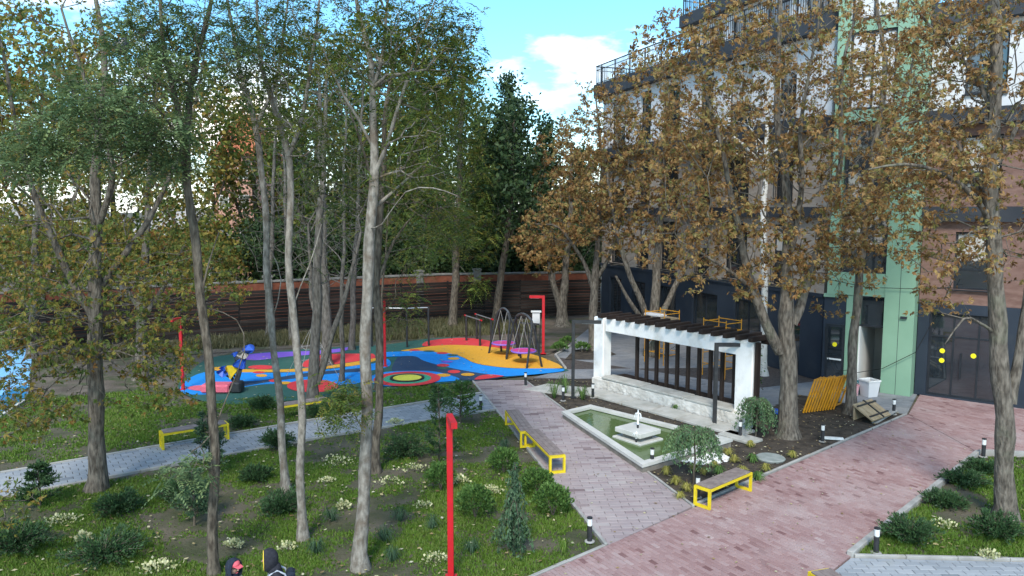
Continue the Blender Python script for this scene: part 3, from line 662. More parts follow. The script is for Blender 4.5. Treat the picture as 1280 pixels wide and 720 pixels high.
MB().box((.45, sg * -.085, 1.2), (.5, .02, 2.0)).build('pane', M['glass'], dfr); MB().box((.45, sg * -.07, 1.0), (.5, .02, .06)).build('push_bar', M['lampglass'], dfr)
tb('cladding_joint', 2.56, 2.575, 0, 17.5, -.01, .002, 'frame'); tb('tower_pier', .802, 1.25, 0, 3.4, -.3, -.06, 'mint')
for z in (3.42, 6.35, 9.6, 12.7): tb('tower_beam', .502, 2.078, z, z + (.82 if z < 4 else .4), -.25, -.03, 'mint')
for za, zb in ((4.24, 6.35), (6.75, 9.6), (10.0, 12.7), (13.1, 17)):
    fr = tb('window', .56, .63, za, zb, -.17, -.1, 'frame')
    f2 = MB()
    for x in (.6, 1.3, 2.04): f2.box((x, sg * -.14, (za + zb) / 2), (.07, .1, zb - za))
    for k in (0, .45, 1): f2.box((1.29, sg * -.14, za + .04 + (zb - za - .08) * k), (1.56, .095, .08))
    f2.build('frame', M['frame'], fr)
    MB().box((1.29, sg * -.155, (za + zb) / 2), (1.57, .02, zb - za)).build('pane', M['glass' if za < 7 else 'white'], fr)  # upper panes opaque white: sky reflection and pale curtains put into the colour
# stairwell doorway: white side wall, upper pane
tb('doorway_wall', 1.252, 1.31, 0.02, 2.3, -2.2, -.1, 'ywall'); tb('doorway_floor', 1.31, 2.08, 0, .02, -2.2, -.1, 'slab'); tb('doorway_back', 1.25, 2.4, 0.02, 3.4, -2.3, -2.2, 'curtain')
tb('doorway_ceiling', 1.25, 2.07, 2.3, 2.36, -2.2, -.15, 'frame'); q = tb('transom', 1.26, 2.07, 2.36, 3.41, -.3, -.27, 'glass')
tb('wall_light', 2.63, 2.83, 2.72, 2.8, .003, .08, 'frame')
MB().box((0, 0, 8.4), (TL - .7, .05, 16.8)).build('tower_back', M['frame'], bld, TO + dr * 1.6 - nr * 2.6).rotation_euler.z = angT
# yellow visibility dots on the glass doors
M['dot'] = mat('yellow_sticker', (0.85, 0.72, 0.02), None, rough=.5)
def sticker(o, d, n, x, z, dep, r=.085):
    c = o + d * x - n * dep - K_ + Vector((0, 0, z)); b = MB(); N = 18
    b.add([(r * math.cos(6.2832 * i / N), yy, r * math.sin(6.2832 * i / N)) for yy in (-.003, .003) for i in range(N)], [tuple(range(N)), tuple(range(2 * N - 1, N - 1, -1))] + [(i, (i + 1) % N, N + (i + 1) % N, N + i) for i in range(N)])
    b.build('door_sticker', M['dot'], bld, c).rotation_euler.z = math.atan2(d.y, d.x)
for x, z in ((.78, 1.62), (.78, 1.28), (1.72, 1.55)): sticker(RW0, dr, nr, x, z, .145)
sticker(T0, dr, nr, .45, 1.55, .066)
MB().box((0, 0, 0), (.04, .06, .9)).build('door_handle', M['frame'], bld, RW0 + dr * 1.35 - nr * .1 - K_ + Vector((0, 0, 1.15))).rotation_euler.z = math.atan2(dr.y, dr.x)
# loose cables hanging down the tower
M['cable'] = mat('black_cable', (0.012, 0.012, 0.012), None, rough=.6)
cb = MB(); p0 = T0 + dr * TL + nr * .02 - K_
cb.tube([p0 + Vector((0, 0, 4.1)) + dr * 1.1, p0 + Vector((0, 0, 3.0)) + dr * .7, p0 + Vector((0, 0, 1.6)) + dr * .12 + nr * .1, p0 + Vector((0, 0, .9)) - dr * .9 + nr * .12, p0 + Vector((0, 0, .62)) - dr * 1.8 + nr * .1], .012, 6)
cb.tube([p0 + Vector((0, 0, 4.0)) - dr * 3.2 + nr * .1, p0 + Vector((0, 0, 3.75)) - dr * 1.5 + nr * .1, p0 + Vector((0, 0, 3.8)) + nr * .1, p0 + Vector((0, 0, 3.9)) + dr * 1.2], .01, 6)
cb.tube([p0 + Vector((0, 0, 2.2)) - dr * 2.9 + nr * .08, p0 + Vector((0, 0, 1.2)) - dr * 2.85 + nr * .08, p0 + Vector((0, 0, .6)) - dr * 2.5 + nr * .1, p0 + Vector((0, 0, .7)) - dr * 2.0 + nr * .1], .012, 6)
o = cb.build('cable', M['cable'], bld); o['label'] = 'loose black cables strung across the tower'

# far buildings beyond the boundary wall
def far_house(name, px0, px1, pytop, Y, m, roof, label, winrows=2, wcols=3):
    a, b_ = at(px0, 262, Y), at(px1, 262, Y); top = at(px0, pytop, Y)[2]; w = b_[0] - a[0]
    t = empty(name, ((a[0] + b_[0]) / 2, Y, 0), 0, label, 'building')
    MB().box((0, 5, top / 2), (w, 10, top)).build('wall', M[m], t)
    if roof:
        h = roof; vs = [(-w / 2 - .3, -.3, top), (w / 2 + .3, -.3, top), (w / 2 + .3, 10.3, top), (-w / 2 - .3, 10.3, top), (-w / 4, 5, top + h), (w / 4, 5, top + h)]
        MB().add(vs, [(0, 1, 5, 4), (1, 2, 5), (2, 3, 4, 5), (3, 0, 4), (3, 2, 1, 0)]).build('roof', M['rooftile' if m == 'pinkwall' else 'greyroof'], t)
    for i in range(wcols):
        for j in range(winrows):
            x = -w / 2 + w * (i + .5) / wcols; z = top * (j + .55) / (winrows + .1)
            q = MB().box((x, -.02, z), (w / wcols * .5, .06, top / winrows * .45)).build('window', M['palewall'], t)
            MB().box((x, -.06, z), (w / wcols * .4, .03, top / winrows * .37)).build('pane', M['glass'], q)
far_house('brick_tower_house', 268, 318, 195, 75, 'pinkwall', 4.6, 'tall pinkish brick house glimpsed between the trees left of centre', 4, 2)
far_house('roofed_house', 150, 262, 300, 70, 'palewall', 3.0, 'pale low house with grey roof behind the left trees', 1, 4)
far_house('pale_house', -60, 110, 285, 72, 'palewall', 2.6, 'pale house behind the trees at the far left', 2, 4)
far_house('brick_house', 445, 560, 232, 80, 'pinkwall', 2.5, 'pink brick house hidden behind the trees in the middle', 3, 4)
# ------------------------------------------------------------------ pool and fountain
pc = [g(702, 514, .22), g(738, 505.5, .22), g(916, 548.5, .22), g(803, 581, .22)]
pcen = sum(pc) / 4; pcen[2] = 0
def inset(poly, d):
    n = len(poly); o = []
    P = [Vector((p[0], p[1])) for p in poly]
    ar = sum(P[i].x * P[(i + 1) % n].y - P[(i + 1) % n].x * P[i].y for i in range(n)); s = 1 if ar > 0 else -1
    for i in range(n):
        a, b, c = P[i - 1], P[i], P[(i + 1) % n]
        d1, d2 = (b - a).normalized(), (c - b).normalized()
        n1, n2 = Vector((-d1.y, d1.x)) * s, Vector((-d2.y, d2.x)) * s
        bis = (n1 + n2); bis = bis / max(.3, bis.dot(n1)); o.append((b.x + bis.x * d, b.y + bis.y * d))
    return o
pool = empty('fountain_pool', pcen, 0, 'trapezoid pool with pale stone rim and green water before the white pergola', 'pool')
lp = [(p[0] - pcen[0], p[1] - pcen[1]) for p in pc]; ip = inset(lp, .21); op = inset(lp, .03)
for i in range(4):
    j = (i + 1) % 4
    MB().prism([lp[i], lp[j], ip[j], ip[i]], .14, .22).build('rim_stone', M['poolrim'], pool)
    MB().prism([op[i], op[j], inset(lp, .18)[j], inset(lp, .18)[i]], -.3, .139).build('pool_wall', M['poolside'], pool)
def water_mat():
    m, t, o = node_mat('green_pool_water')
    p = t.nodes.new('ShaderNodeBsdfPrincipled'); p.inputs['Roughness'].default_value = .04; p.inputs['Specular IOR Level'].default_value = .5; p.inputs['IOR'].default_value = 1.33
    geo = t.nodes.new('ShaderNodeNewGeometry'); n = t.nodes.new('ShaderNodeTexNoise'); n.inputs['Scale'].default_value = .8
    t.links.new(geo.outputs['Position'], n.inputs[0]); r = ramp(t, [(0.05, 0.085, 0.028), (0.085, 0.13, 0.045), (0.12, 0.16, 0.07)]); t.links.new(n.outputs[0], r.inputs[0]); t.links.new(r.outputs[0], p.inputs['Base Color'])
    n2 = t.nodes.new('ShaderNodeTexNoise'); n2.inputs['Scale'].default_value = 7; n2.inputs['Detail'].default_value = 3; t.links.new(geo.outputs['Position'], n2.inputs[0])
    b = t.nodes.new('ShaderNodeBump'); b.inputs['Strength'].default_value = .12; b.inputs['Distance'].default_value = .03; t.links.new(n2.outputs[0], b.inputs['Height']); t.links.new(b.outputs[0], p.inputs['Normal'])
    t.links.new(p.outputs[0], o.inputs[0]); return m
M['water'] = water_mat()
MB().prism(inset(lp, .20), -.3, .12).build('water', M['water'], pool)
M['jet'] = mat('white_water_jet', (0.8, 0.83, 0.85), None, rough=.25)
fp = g(796, 545, .1)
fp = g(797, 549, .1)
ft = empty('fountain', (fp[0], fp[1], .0), math.radians(-52), 'two square pale stone tiers with small water jets in the pool', 'fountain')
MB().bbox((0, 0, .36), (.95, .85, .13), .01).build('tier', M['poolrim'], ft)
MB().bbox((0, 0, .2), (.6, .55, .2), .01).build('pedestal', M['poolside'], ft)
MB().bbox((0, 0, .13), (1.05, .95, .07), .01).build('tier', M['poolrim'], ft)
for x, y, z, h in ((0, 0, .425, .42), (.3, -.38, .165, .2)):
    nz_ = MB().tube([(x, y, z), (x, y, z + .1)], .03, 8).build('nozzle', M['black'], ft)
    b = MB(); b.tube([(x, y, z + .1), (x + .01, y, z + .1 + h * .6), (x, y, z + .1 + h)], [.03, .028, .012], 7)
    for k in range(9):
        a = k * .7; b.tube([(x, y, z + .1 + h * .8), (x + .07 * math.cos(a), y + .07 * math.sin(a), z + .1 + h * .75), (x + .12 * math.cos(a), y + .12 * math.sin(a), z + .12 + h * .35)], [.01, .009, .004], 4)
    b.build('jet', M['jet'], ft)

# ------------------------------------------------------------------ white pergola wall
PA_ = Vector(g(743, 484)); PB_ = Vector(g(938, 536)); pd = (PB_ - PA_); PL = pd.length; pd.normalize(); pang = math.atan2(pd.y, pd.x)
per = empty('pergola', PA_, pang, 'white plastered pergola wall with dark wooden slats and rafters behind the pool', 'pergola')
ph = 2.62; pw = .52; dp = .42      # local: x along, y back
MB().bbox((pw / 2 - .08, dp / 2, ph / 2), (pw, dp, ph), .03).build('pillar', M['plaster'], per)
MB().bbox((PL - pw / 2 - .05, dp / 2, ph / 2), (pw + .1, dp, ph), .03).build('pillar', M['plaster'], per)
MB().box((PL / 2, dp / 2, ph - .235), (PL - 2 * pw - .0, dp - .03, .46)).build('beam', M['plaster'], per)
MB().bbox((PL / 2 - .03, .2, .21), (PL - 2 * pw + .16, .62, .44), .05).build('low_wall', M['plasterbase'], per)
for x in (.42, PL - .42): MB().bbox((x, -.02, .2), (.95, .2, .42), .05).build('plinth', M['plasterbase'], per)
for k in range(3):
    w = (PL - 2 * pw) / 3; MB().bbox((pw - .05 + w * (k + .5), .18, .47 - .015 * k), (w - .04, .62, .07), .012).build('seat_slab', M['slab'], per)
MB().box((PL / 2, 1.0, .35), (PL - .6, .5, .1)).build('back_bench', M['wood'], per)
n = 11
sm_ = MB().bbox((0, 0, 0), (.11, .11, 1.95), .008).mesh('slat', M['wood'])
for k in range(n): link('slat', sm_, per, (pw + 1.0 + (PL - 2 * pw - 1.1) * k / (n - 1), .62, 1.3))
MB().box((PL + .09, .12, 1.3), (.09, .16, 2.6)).build('side_board', M['wood'], per)
for y in (.62,): MB().bbox((PL / 2, y, ph - .06), (PL + .3, .09, .14), .008).build('purlin', M['wood'], per)
rm_ = MB().bbox((0, 0, 0), (.15, 1.15, .15), .01).mesh('rafter', M['wood'])
for k in range(15):
    o = link('rafter', rm_, per, (.35 + (PL - .35) * k / 14, .42, ph + .08)); o.rotation_euler.z = rnd.gauss(0, .01)
# climber at the right pillar is a shrub further below

# slabs along the pergola
for k in range(6):
    a = 0.15 + k * 1.16; p = PA_ + pd * (a + .5) + Vector((pd.y, -pd.x, 0)) * .62
    o = MB().bbox((0, 0, 0), (1.12, .85, .08), .012).build('stepping_slab', M['slab'], None, (p.x, p.y, .03)); o.rotation_euler.z = pang + rnd.gauss(0, .01)
    tag(o, ['leftmost', 'second', 'third', 'fourth', 'fifth', 'rightmost'][k] + ' pale stone slab in the row along the pergola foot', 'slab', 'slabs along the pergola')
o = sheet('pale_slab', [g(655, 487)[:2], g(684, 480)[:2], g(742, 486)[:2], g(722, 496)[:2]], .02, M['slab'], None, None); tag(o, 'large pale stone slab left of the pergola by the lamp post', 'slab')
mod = o.modifiers.new('thickness', 'SOLIDIFY'); mod.thickness = .06; mod.offset = -1
o = MB().bbox((0, 0, 0), (1.1, .6, .08), .012).build('stepping_slab', M['slab'], None, (*g(925, 548)[:2], .03)); o.rotation_euler.z = pang; tag(o, 'pale slab at the pool corner under the right weeping shrub', 'slab')
# white pebble patch, stone disc
c = g(876, 571); b = MB()
for _ in range(520):
    a, q = rnd.uniform(0, 6.283), math.sqrt(rnd.random()); x, y = c[0] + q * .72 * math.cos(a), c[1] + q * .62 * math.sin(a); s = rnd.uniform(.03, .055)
    b.lathe([(s * .3, -s * .5), (s, 0), (s * .35, s * .5)], (x, y, .0 + rnd.uniform(0, .015)), 5, sx=1, sy=.75)
tag(b.build('white_pebbles', mat('white_pebble', (.62, .62, .60), (.72, .71, .69), 20, .7)), 'patch of white pebbles in the bed by the pool corner', 'pebbles', kind='stuff')
o = MB().lathe([(.36, -.03), (.38, .02), (.35, .045), (.01, .05)], n=20).build('stone_disc', mat('grey_stone_disc', (.2, .225, .21), (.27, .29, .275), 6, .8, .3), None, g(963, 573)); tag(o, 'flat grey green stone disc lying in the planting bed', 'stone')

# ------------------------------------------------------------------ lamps
def L_lamp(name, base, h, m, arm, label, w=.1, group=None):
    t = empty(name, (base[0], base[1], 0), 0, label, 'lamp post', group)
    MB().bbox((0, 0, h / 2), (w, w, h), .006).build('post', M[m], t)
    MB().box((0, 0, .01), (w * 2, w * 2, .02)).build('base_plate', M[m], t)
    a = Vector(arm); e = Vector((0, 0, h - w / 2)) + Vector((a.x, a.y, 0))
    d = Vector((a.x, a.y, 0)).normalized()
    MB().bar(Vector((0, 0, h - w / 2)) + d * w / 2, e, w, w).build('arm', M[m], t)
    MB().bar(e - d * a.length * .7 + Vector((0, 0, -w / 2 - .004)), e - d * .05 + Vector((0, 0, -w / 2 - .004)), w * .6, .012).build('light_strip', M['lampglass'], t)
    return t
L_lamp('red_lamp_post', at(563, 640, 12.9), 2.97, 'red', (.12, -.55), 'tall red angled lamp post standing on the near lawn', .105)
L_lamp('red_lamp_post', g(679, 442), 2.65, 'red', (-.62, .1), 'red angled lamp post at the right edge of the playground', .12)
L_lamp('red_lamp_post', g(481.5, 458), 2.75, 'red', (-.1, -.5), 'red lamp post behind the pale trunk beside the trampoline', .1)
L_lamp('red_lamp_post', g(229, 487), 2.65, 'red', (-.1, -.5), 'red lamp post half hidden in yellow leaves left of playground', .1)
L_lamp('black_lamp_post', g(716, 497), 2.72, 'black', (.95, -.1), 'thin black lamp post with arm at the left end of the pergola', .11)
L_lamp('black_lamp_post', g(893, 531), 2.52, 'black', (.95, -.02), 'black lamp post with arm before the right pergola pillar', .11)

def bollard(px, py, label, h=.5):
    p = g(px, py); t = empty('bollard_light', p, 0, label, 'bollard light', 'bollard lights along the paths')
    MB().lathe([(.05, 0), (.05, h * .66)], n=12).build('post', M['black'], t)
    MB().lathe([(.045, h * .66), (.048, h * .68), (.048, h * .95)], n=12).build('lamp_glass', M['lampglass'], t)
    MB().lathe([(.055, h * .95), (.055, h), (.01, h + .005)], n=12).build('cap', M['black'], t)
    MB().lathe([(.1, 0), (.1, .015), (.05, .02)], n=12).build('base', M['concrete'], t)
for a in ((1095, 691, 'black bollard light on the lower right lawn corner behind the kerb'), (737, 677, 'bollard light at the lawn tip where pink and red paths meet'),
          (1229, 571, 'bollard light at the upper corner of the right lawn'), (1028, 552, 'bollard light in the bed beside the large brown tree'),
          (1117, 518, 'bollard light beside the wooden crate near the entrance'), (815, 584, 'bollard light at the near corner of the pool'),
          (925, 547, 'bollard light under the right weeping shrub'), (657, 482, 'bollard light at the far end of the pink path'),
          (601, 513, 'bollard light where the grey path joins the pink path'), (704, 501, 'bollard light at the far left corner of the pool'),
          (872, 622, 'bollard light right behind the bench on the bed corner'), (741, 497, 'bollard light between the pool and the left pergola pillar')): bollard(*a)

# ------------------------------------------------------------------ benches
def make_bench(L=1.75, D=.42, h=.45):
    t = empty('bench', (0, 0, 0)); w = .056
    for s in (-1, 1):
        x = s * (L / 2 - w / 2); b = MB()
        b.box((x, -D / 2 + w / 2, h / 2), (w, w, h)); b.box((x, D / 2 - w / 2, h / 2), (w, w, h))
        b.box((x, 0, w / 2), (w, D - 2 * w, w)); b.box((x, 0, h - w / 2), (w, D - 2 * w, w)); b.build('leg_frame', M['yellow'], t)
    for s in (-1, 1): MB().box((0, s * (D / 2 - w / 2), h - w / 2 - .001), (L - 2 * w, w, w - .002)).build('rail', M['yellow'], t)
    pm = MB().bbox((0, 0, 0), (L - 2 * w - .01, (D - 2 * w) / 3 + .022, .03), .004).mesh('seat_plank', M['seat'])
    for k in range(3): link('seat_plank', pm, t, (0, (k - 1) * ((D - 2 * w) / 3 + .028), h + .017))
    return t
bp = make_bench(); first = [True]
def bench(p, rz, label, sx=1.0):
    o = bp if first[0] else copy_tree(bp); first[0] = False
    o.location = (p[0], p[1], .0); o.rotation_euler.z = rz; o.scale = (sx, 1, 1); tag(o, label, 'bench', 'yellow framed benches'); return o
def bench2(a, c, label, side):
    a, c = g(*a), g(*c); d = c - a; l = math.hypot(d[0], d[1]); n = np.array([-d[1], d[0], 0]) / l * .21 * side
    bench((a + c) / 2 + n, math.atan2(d[1], d[0]), label, l / 1.75)
bench2((887, 638), (940, 614), 'yellow framed bench on the bed corner between pink and red paths', 1)
bench2((707, 591), (673, 556), 'nearer of two yellow benches end to end on pink path', 1)
bench2((669, 559), (648, 530), 'farther of two yellow benches end to end on pink path', 1)
bench2((203, 563), (287, 549), 'yellow framed bench beside the grey path at left', 1)
bench2((352, 526), (413, 517), 'yellow bench mostly hidden behind the slim trunks by grey path', 1)
_q = g(1021, 744); bench((_q[0] + .27, _q[1] - .83), math.atan2(-.95, .3), 'yellow bench cut off by the bottom edge on red path')

# ------------------------------------------------------------------ playground equipment
def steel(name='galvanised_steel'): return mat(name, (.42, .43, .44), (.5, .51, .52), 5, .35, metal=.7)
M['steel'] = steel()
M['greymetal'] = mat('dark_grey_metal', (.09, .095, .1), (.13, .135, .14), 5, .4, metal=.4)
M['rope'] = mat('rope', (.3, .29, .27), None, rough=.9)
M['pinkrub'] = mat('pink_mat', (.55, .06, .22), (.48, .05, .19), 9, .8)
M['violet'] = mat('violet_rim', (.22, .12, .5), None, rough=.6)
M['pblue'] = mat('blue_plastic', (.02, .10, .50), (.02, .08, .42), 5, .4, spec=.5)
M['pyel'] = mat('yellow_plastic', (.75, .55, .03), None, rough=.4)
M['pgrey'] = mat('grey_plastic', (.30, .28, .25), (.36, .33, .3), 5, .6)
t = empty('parallel_bars', g(598, 425), 0, 'parallel exercise bars with red end caps on the red rubber', 'exercise bars'); o0 = g(598, 425)
ends = [(583, 426), (600, 432.5), (596, 424), (614, 431)]
pts = [Vector(g(*e) - o0) for e in ends]
for q in pts: MB().tube([q, q + Vector((0, 0, 1.22))], .055, 10).build('post', M['black'], t)
for a, c in ((0, 1), (2, 3)):
    up = Vector((0, 0, 1.26)); d = (pts[c] - pts[a]).normalized()
    br = MB().tube([pts[a] + up - d * .1, pts[c] + up + d * .1], .03, 8).build('bar', M['steel'], t)
    for e, s in ((a, -1), (c, 1)): MB().tube([pts[e] + up + d * s * .05, pts[e] + up + d * s * .2], .04, 8).build('end_cap', M['red'], br)
t = empty('pull_up_bar', g(523, 431), 0, 'black pull up bar frame behind the small green tree on the playground', 'exercise bars'); o0 = g(523, 431)
q = [Vector(g(e, y) - o0) for e, y in ((465, 433), (509, 434), (536, 432.5))]
for e in q: MB().tube([e, e + Vector((0, 0, 1.9))], .05, 10).build('post', M['black'], t)
for a, c in ((0, 1), (1, 2)): MB().tube([q[a] + Vector((0, 0, 1.86)), q[c] + Vector((0, 0, 1.86))], .028, 8).build('bar', M['steel'], t)
def swing(px0, py0, px1, py1, label):
    a, c = Vector(g(px0, py0)), Vector(g(px1, py1)); m_ = (a + c) / 2; t = empty('nest_swing', m_, 0, label, 'swing', 'nest swings on the yellow rubber')
    ax = (c - a).normalized(); ay = Vector((-ax.y, ax.x, 0)); l = (c - a).length / 2; H_ = 2.0
    for s in (-1, 1):
        for k in (-1, 1):
            MB().tube([ax * s * l + ay * k * .35, ax * s * (l - .14) + ay * k * .06 + Vector((0, 0, H_ * .8)), ax * s * (l - .3) + Vector((0, 0, H_ - .05))], .045, 8).build('leg', M['black'], t)
    top = [ax * x + Vector((0, 0, H_ - .05 + .18 * (1 - (x / (l - .3)) ** 2))) for x in np.linspace(-(l - .3), l - .3, 7)]
    MB().tube(top, .045, 8).build('top_bar', M['greymetal'], t)
    st = MB().lathe([(.02, .0), (.5, .0), (.52, .03), (.5, .05), (.02, .04)], (0, 0, .52), 24).build('seat', M['pinkrub'], t)
    b = MB(); N = 24; b.tube([(.52 * math.cos(6.2832 * i / N), .52 * math.sin(6.2832 * i / N), .545) for i in range(N + 1)], .04, 6); b.build('rim', M['violet'], st)
    for s in (-1, 1):
        for k in (-.9, .9): MB().tube([ax * s * .52 * math.cos(k) + ay * .52 * math.sin(k) + Vector((0, 0, .55)), ax * s * .25 + Vector((0, 0, H_))], .010, 5).build('rope', M['rope'], t)
swing(619, 441, 641, 447, 'round pink nest swing under an arched black frame, farther of two')
swing(642, 449, 668, 460, 'round pink nest swing under an arched black frame, nearer of two')
t = empty('rope_screen', g(662, 437), 0, 'dark screen of upright bars behind the nearer nest swing', 'play frame'); o0 = Vector(g(662, 437))
for k in range(7):
    p = Vector(g(650 + k * 4, 437 + k * .4)) - o0; MB().tube([p, p + Vector((rnd.uniform(-.1, .1), 0, 1.25))], .03, 6).build('bar', M['black'], t)
MB().bar(Vector(g(650, 437)) - o0 + Vector((0, 0, 1.27)), Vector(g(674, 439.5)) - o0 + Vector((0, 0, 1.27)), .07).build('rail', M['black'], t)
p = g(670, 433); t = empty('white_box_post', p, 0, 'small white box with lid on a post beside the red lamp', 'box')
MB().box((0, 0, .55), (.06, .06, 1.1)).build('post', M['fence'], t); bb = MB().bbox((0, 0, 1.35), (.36, .32, .6), .02).build('box', M['white'], t); MB().bbox((0, 0, 1.68), (.5, .45, .06), .02).build('lid', M['lampglass'], bb)
# petal climber
pp = g(296, 484); t = empty('petal_climber', pp, 0, 'play sculpture of blue yellow and grey plastic petals on leaning stems', 'play sculpture'); pv = Vector(pp)
def petal(px, py, rx, ry, m, tilt):
    c = Vector(at(px, py, pp[1])) - pv; k = pp[1] / F_PX; N = 14; vs = []; tl = math.radians(tilt)
    for th in (-.05, .05):
        for i in range(N):
            a = 6.2832 * i / N; f = 1 + .16 * math.sin(3 * a + px); x, z = rx * k * f * math.cos(a), ry * k * f * math.sin(a)
            vs.append(c + Vector((x * math.cos(tl) - z * math.sin(tl), th + .15 * math.sin(a * 2), x * math.sin(tl) + z * math.cos(tl))))
    o = MB().add(vs, [tuple(range(N)), tuple(range(2 * N - 1, N - 1, -1))] + [(i, N + i, N + (i + 1) % N, (i + 1) % N) for i in range(N)]).build('petal', M[m], t)
    return c
cs = [petal(*a) for a in ((311, 437, 7.5, 5.5, 'pblue', 20), (301, 455, 8, 7, 'pblue', 30), (289, 464, 6.5, 9, 'pyel', -10), (278, 467, 6.5, 5, 'pblue', 0), (304, 444, 6, 5, 'pgrey', 0), (293, 443, 3.5, 2.5, 'pblue', 0), (279, 461, 4, 3, 'pblue', 0), (300, 446, 5, 4, 'pgrey', 40))]
for c in cs: MB().tube([Vector((0, 0, 0)), Vector((c.x * .45, .1, c.z * .6)), c + Vector((0, .05, 0))], .035, 7).build('stem', M['black'], t)
pp2 = g(272, 490); t = empty('pink_stepping_block', pp2, 0, 'pink and black play block beside the petal climber', 'play block')
MB().bbox((0, 0, .17), (1.0, .6, .3), .05).build('block', RM['pink'], t); MB().bbox((.72, 0, .2), (.36, .5, .38), .05).build('end_block', M['black'], t)
# rope pyramid near the dead trunks
o0 = Vector(g(390, 478)); t = empty('rope_climber', o0, 0, 'white rope climbing web between dark posts behind the grey trunks', 'rope climber')
q = [Vector(g(*e)) - o0 for e in ((358, 470), (372, 484), (425, 474), (412, 463))]; ap = Vector((0, 0, 2.0)) + (q[0] + q[2]) / 2
MB().tube([Vector((ap.x, ap.y, 0)), ap], .045, 8).build('mast', M['black'], t)
for e in q:
    MB().tube([e, ap], .009, 5).build('rope', M['rope'], t)
for f in (.3, .6):
    b = MB(); pts_ = [e + (ap - e) * f for e in q]; b.tube(pts_ + pts_[:1], .012, 5, cap=False); b.build('web_ring', M['rope'], t)

# ------------------------------------------------------------------ building site leftovers
M['scaff'] = mat('yellow_scaffold', (.62, .28, .012), (.52, .23, .02), 7, .5, dirt=((.35, .2, .06), 3, .5, .75))
M['ply'] = mat('plywood', (.30, .225, .135), (.38, .29, .185), 5, .8)
def frame_me(w=1.0, h=1.0):
    b = MB(); r = .032
    for x in (0, w): b.tube([(x, 0, 0), (x, 0, h)], r, 7)
    for z in (.12, h * .55, h - .03): b.tube([(0, 0, z), (w, 0, z)], r, 7)
    return b.mesh('scaffold_frame', M['scaff'])
fm = frame_me(1.0, 1.15); fb = Vector(g(1004, 516))
for k in range(12):
    o = link('yellow_scaffolding_section', fm, None, fb + Vector((.105 * k, .04 * k, .0))); o.rotation_euler = (0, math.radians(16 + rnd.uniform(-1.5, 1.5)), math.radians(28 + rnd.uniform(-3, 3)))
    o.rotation_euler = (math.radians(15), math.radians(7 + rnd.uniform(-2, 2)), math.radians(58 + rnd.uniform(-2, 2)))
    tag(o, ('leftmost', 'second', 'third', 'fourth', 'fifth', 'sixth', 'seventh', 'eighth', 'ninth', 'tenth', 'eleventh', 'rightmost')[k] + (' ' if k in (0, 11) else ' from left ') + 'yellow steel scaffold frame in the stack leaning by the tree', 'scaffold frame', 'stacked yellow scaffold frames')
# standing scaffold tower behind the pergola
so_ = Vector((5.7, 32.2, 0)); t = empty('scaffold_tower', so_, math.radians(-55), 'yellow scaffold tower standing behind the pergola slats', 'scaffold')
for x in (0, 1.1, 3.2, 4.3):
    for y in (0, .9): MB().tube([(x, y, 0), (x, y, 2.28)], .02, 7).build('post', M['scaff'], t)
for x in (0, 1.1, 3.2, 4.3):
    for z in (.4, .9, 1.4, 1.85, 2.15): MB().tube([(x, 0, z), (x, .9, z)], .018, 6).build('rung', M['scaff'], t)
for z in (.5, 1.85, 2.2):
    for y in (0, .9): MB().tube([(0, y, z), (1.1, y, z)], .018, 6).build('rail', M['scaff'], t); MB().tube([(3.2, y, z), (4.3, y, z)], .018, 6).build('rail', M['scaff'], t)
MB().tube([(0, 0, .5), (1.1, 0, 1.9)], .022, 6).build('brace', M['steel'], t); MB().tube([(1.1, 0, .5), (3.2, 0, 1.9)], .022, 6).build('brace', M['steel'], t)
MB().box((.55, .45, 1.92), (1.1, .9, .05)).build('deck', M['ply'], t)
o = MB().bbox((0, 0, 0), (.9, .5, .12), .03).build('tarpaulin_bundle', M['white'], None, so_ + Vector((.45, .1, 2.02))); o.rotation_euler.z = math.radians(-55); tag(o, 'white bundle lying on the scaffold tower deck', 'bundle')
def bucket(p, r0, r1, h, m, label, tilt=0, sq=False):
    t = empty('bucket', p, rnd.uniform(0, 3), label, 'bucket'); n_ = 16
    MB().lathe([(r0, 0), (r1, h), (r1 + .015, h), (r1 + .015, h - .03), (r1 - .012, h - .03), (r0 - .012, .02)], n=n_).build('body', m, t)
    N = 10; MB().tube([(r1 * math.cos(math.pi * i / N), 0 - .02 * i / N, h + r1 * .5 * math.sin(math.pi * i / N)) for i in range(N + 1)], .008, 5).build('handle', M['steel'], t)
    t.rotation_euler.x = tilt; return t
p = g(1086, 495); t = empty('white_sack', p, .3, 'white square sided bin with flared top at the mint doorway', 'bin')
b = MB(); b.add([(x * s, y * s, z) for s, z in ((.19, 0), (.25, .58)) for x, y in ((-1, -1), (1, -1), (1, 1), (-1, 1))], [(3, 2, 1, 0), (0, 1, 5, 4), (1, 2, 6, 5), (2, 3, 7, 6), (3, 0, 4, 7)]); b.build('body', M['white'], t)
MB().box((0, -.25, .57), (.53, .03, .05)).box((0, .25, .57), (.53, .03, .05)).box((.25, 0, .57), (.03, .47, .05)).box((-.25, 0, .57), (.03, .47, .05)).build('lip', M['lampglass'], t); MB().box((0, 0, .48), (.44, .44, .02)).build('filling', M['curtain'], t)
bucket(g(1066, 494), .16, .2, .38, mat('pink_white_plastic', (.62, .5, .5), (.6, .2, .25), 2, .5), 'small pinkish white bucket beside the leaning tree trunk')
bucket(g(1072, 489), .17, .21, .36, mat('teal_plastic', (.03, .13, .16), None, rough=.5), 'dark teal bucket by the mint tower wall')
p = Vector(g(1090, 524)); t = empty('wooden_crate', p, math.radians(38), 'tilted plywood crate strapped with dark bands beside the entrance paving', 'crate')
for k in range(5): MB().box((-.5 + k * .23, 0, .3), (.21, .75, .05), rx=math.radians(30)).build('plank', M['ply'], t)
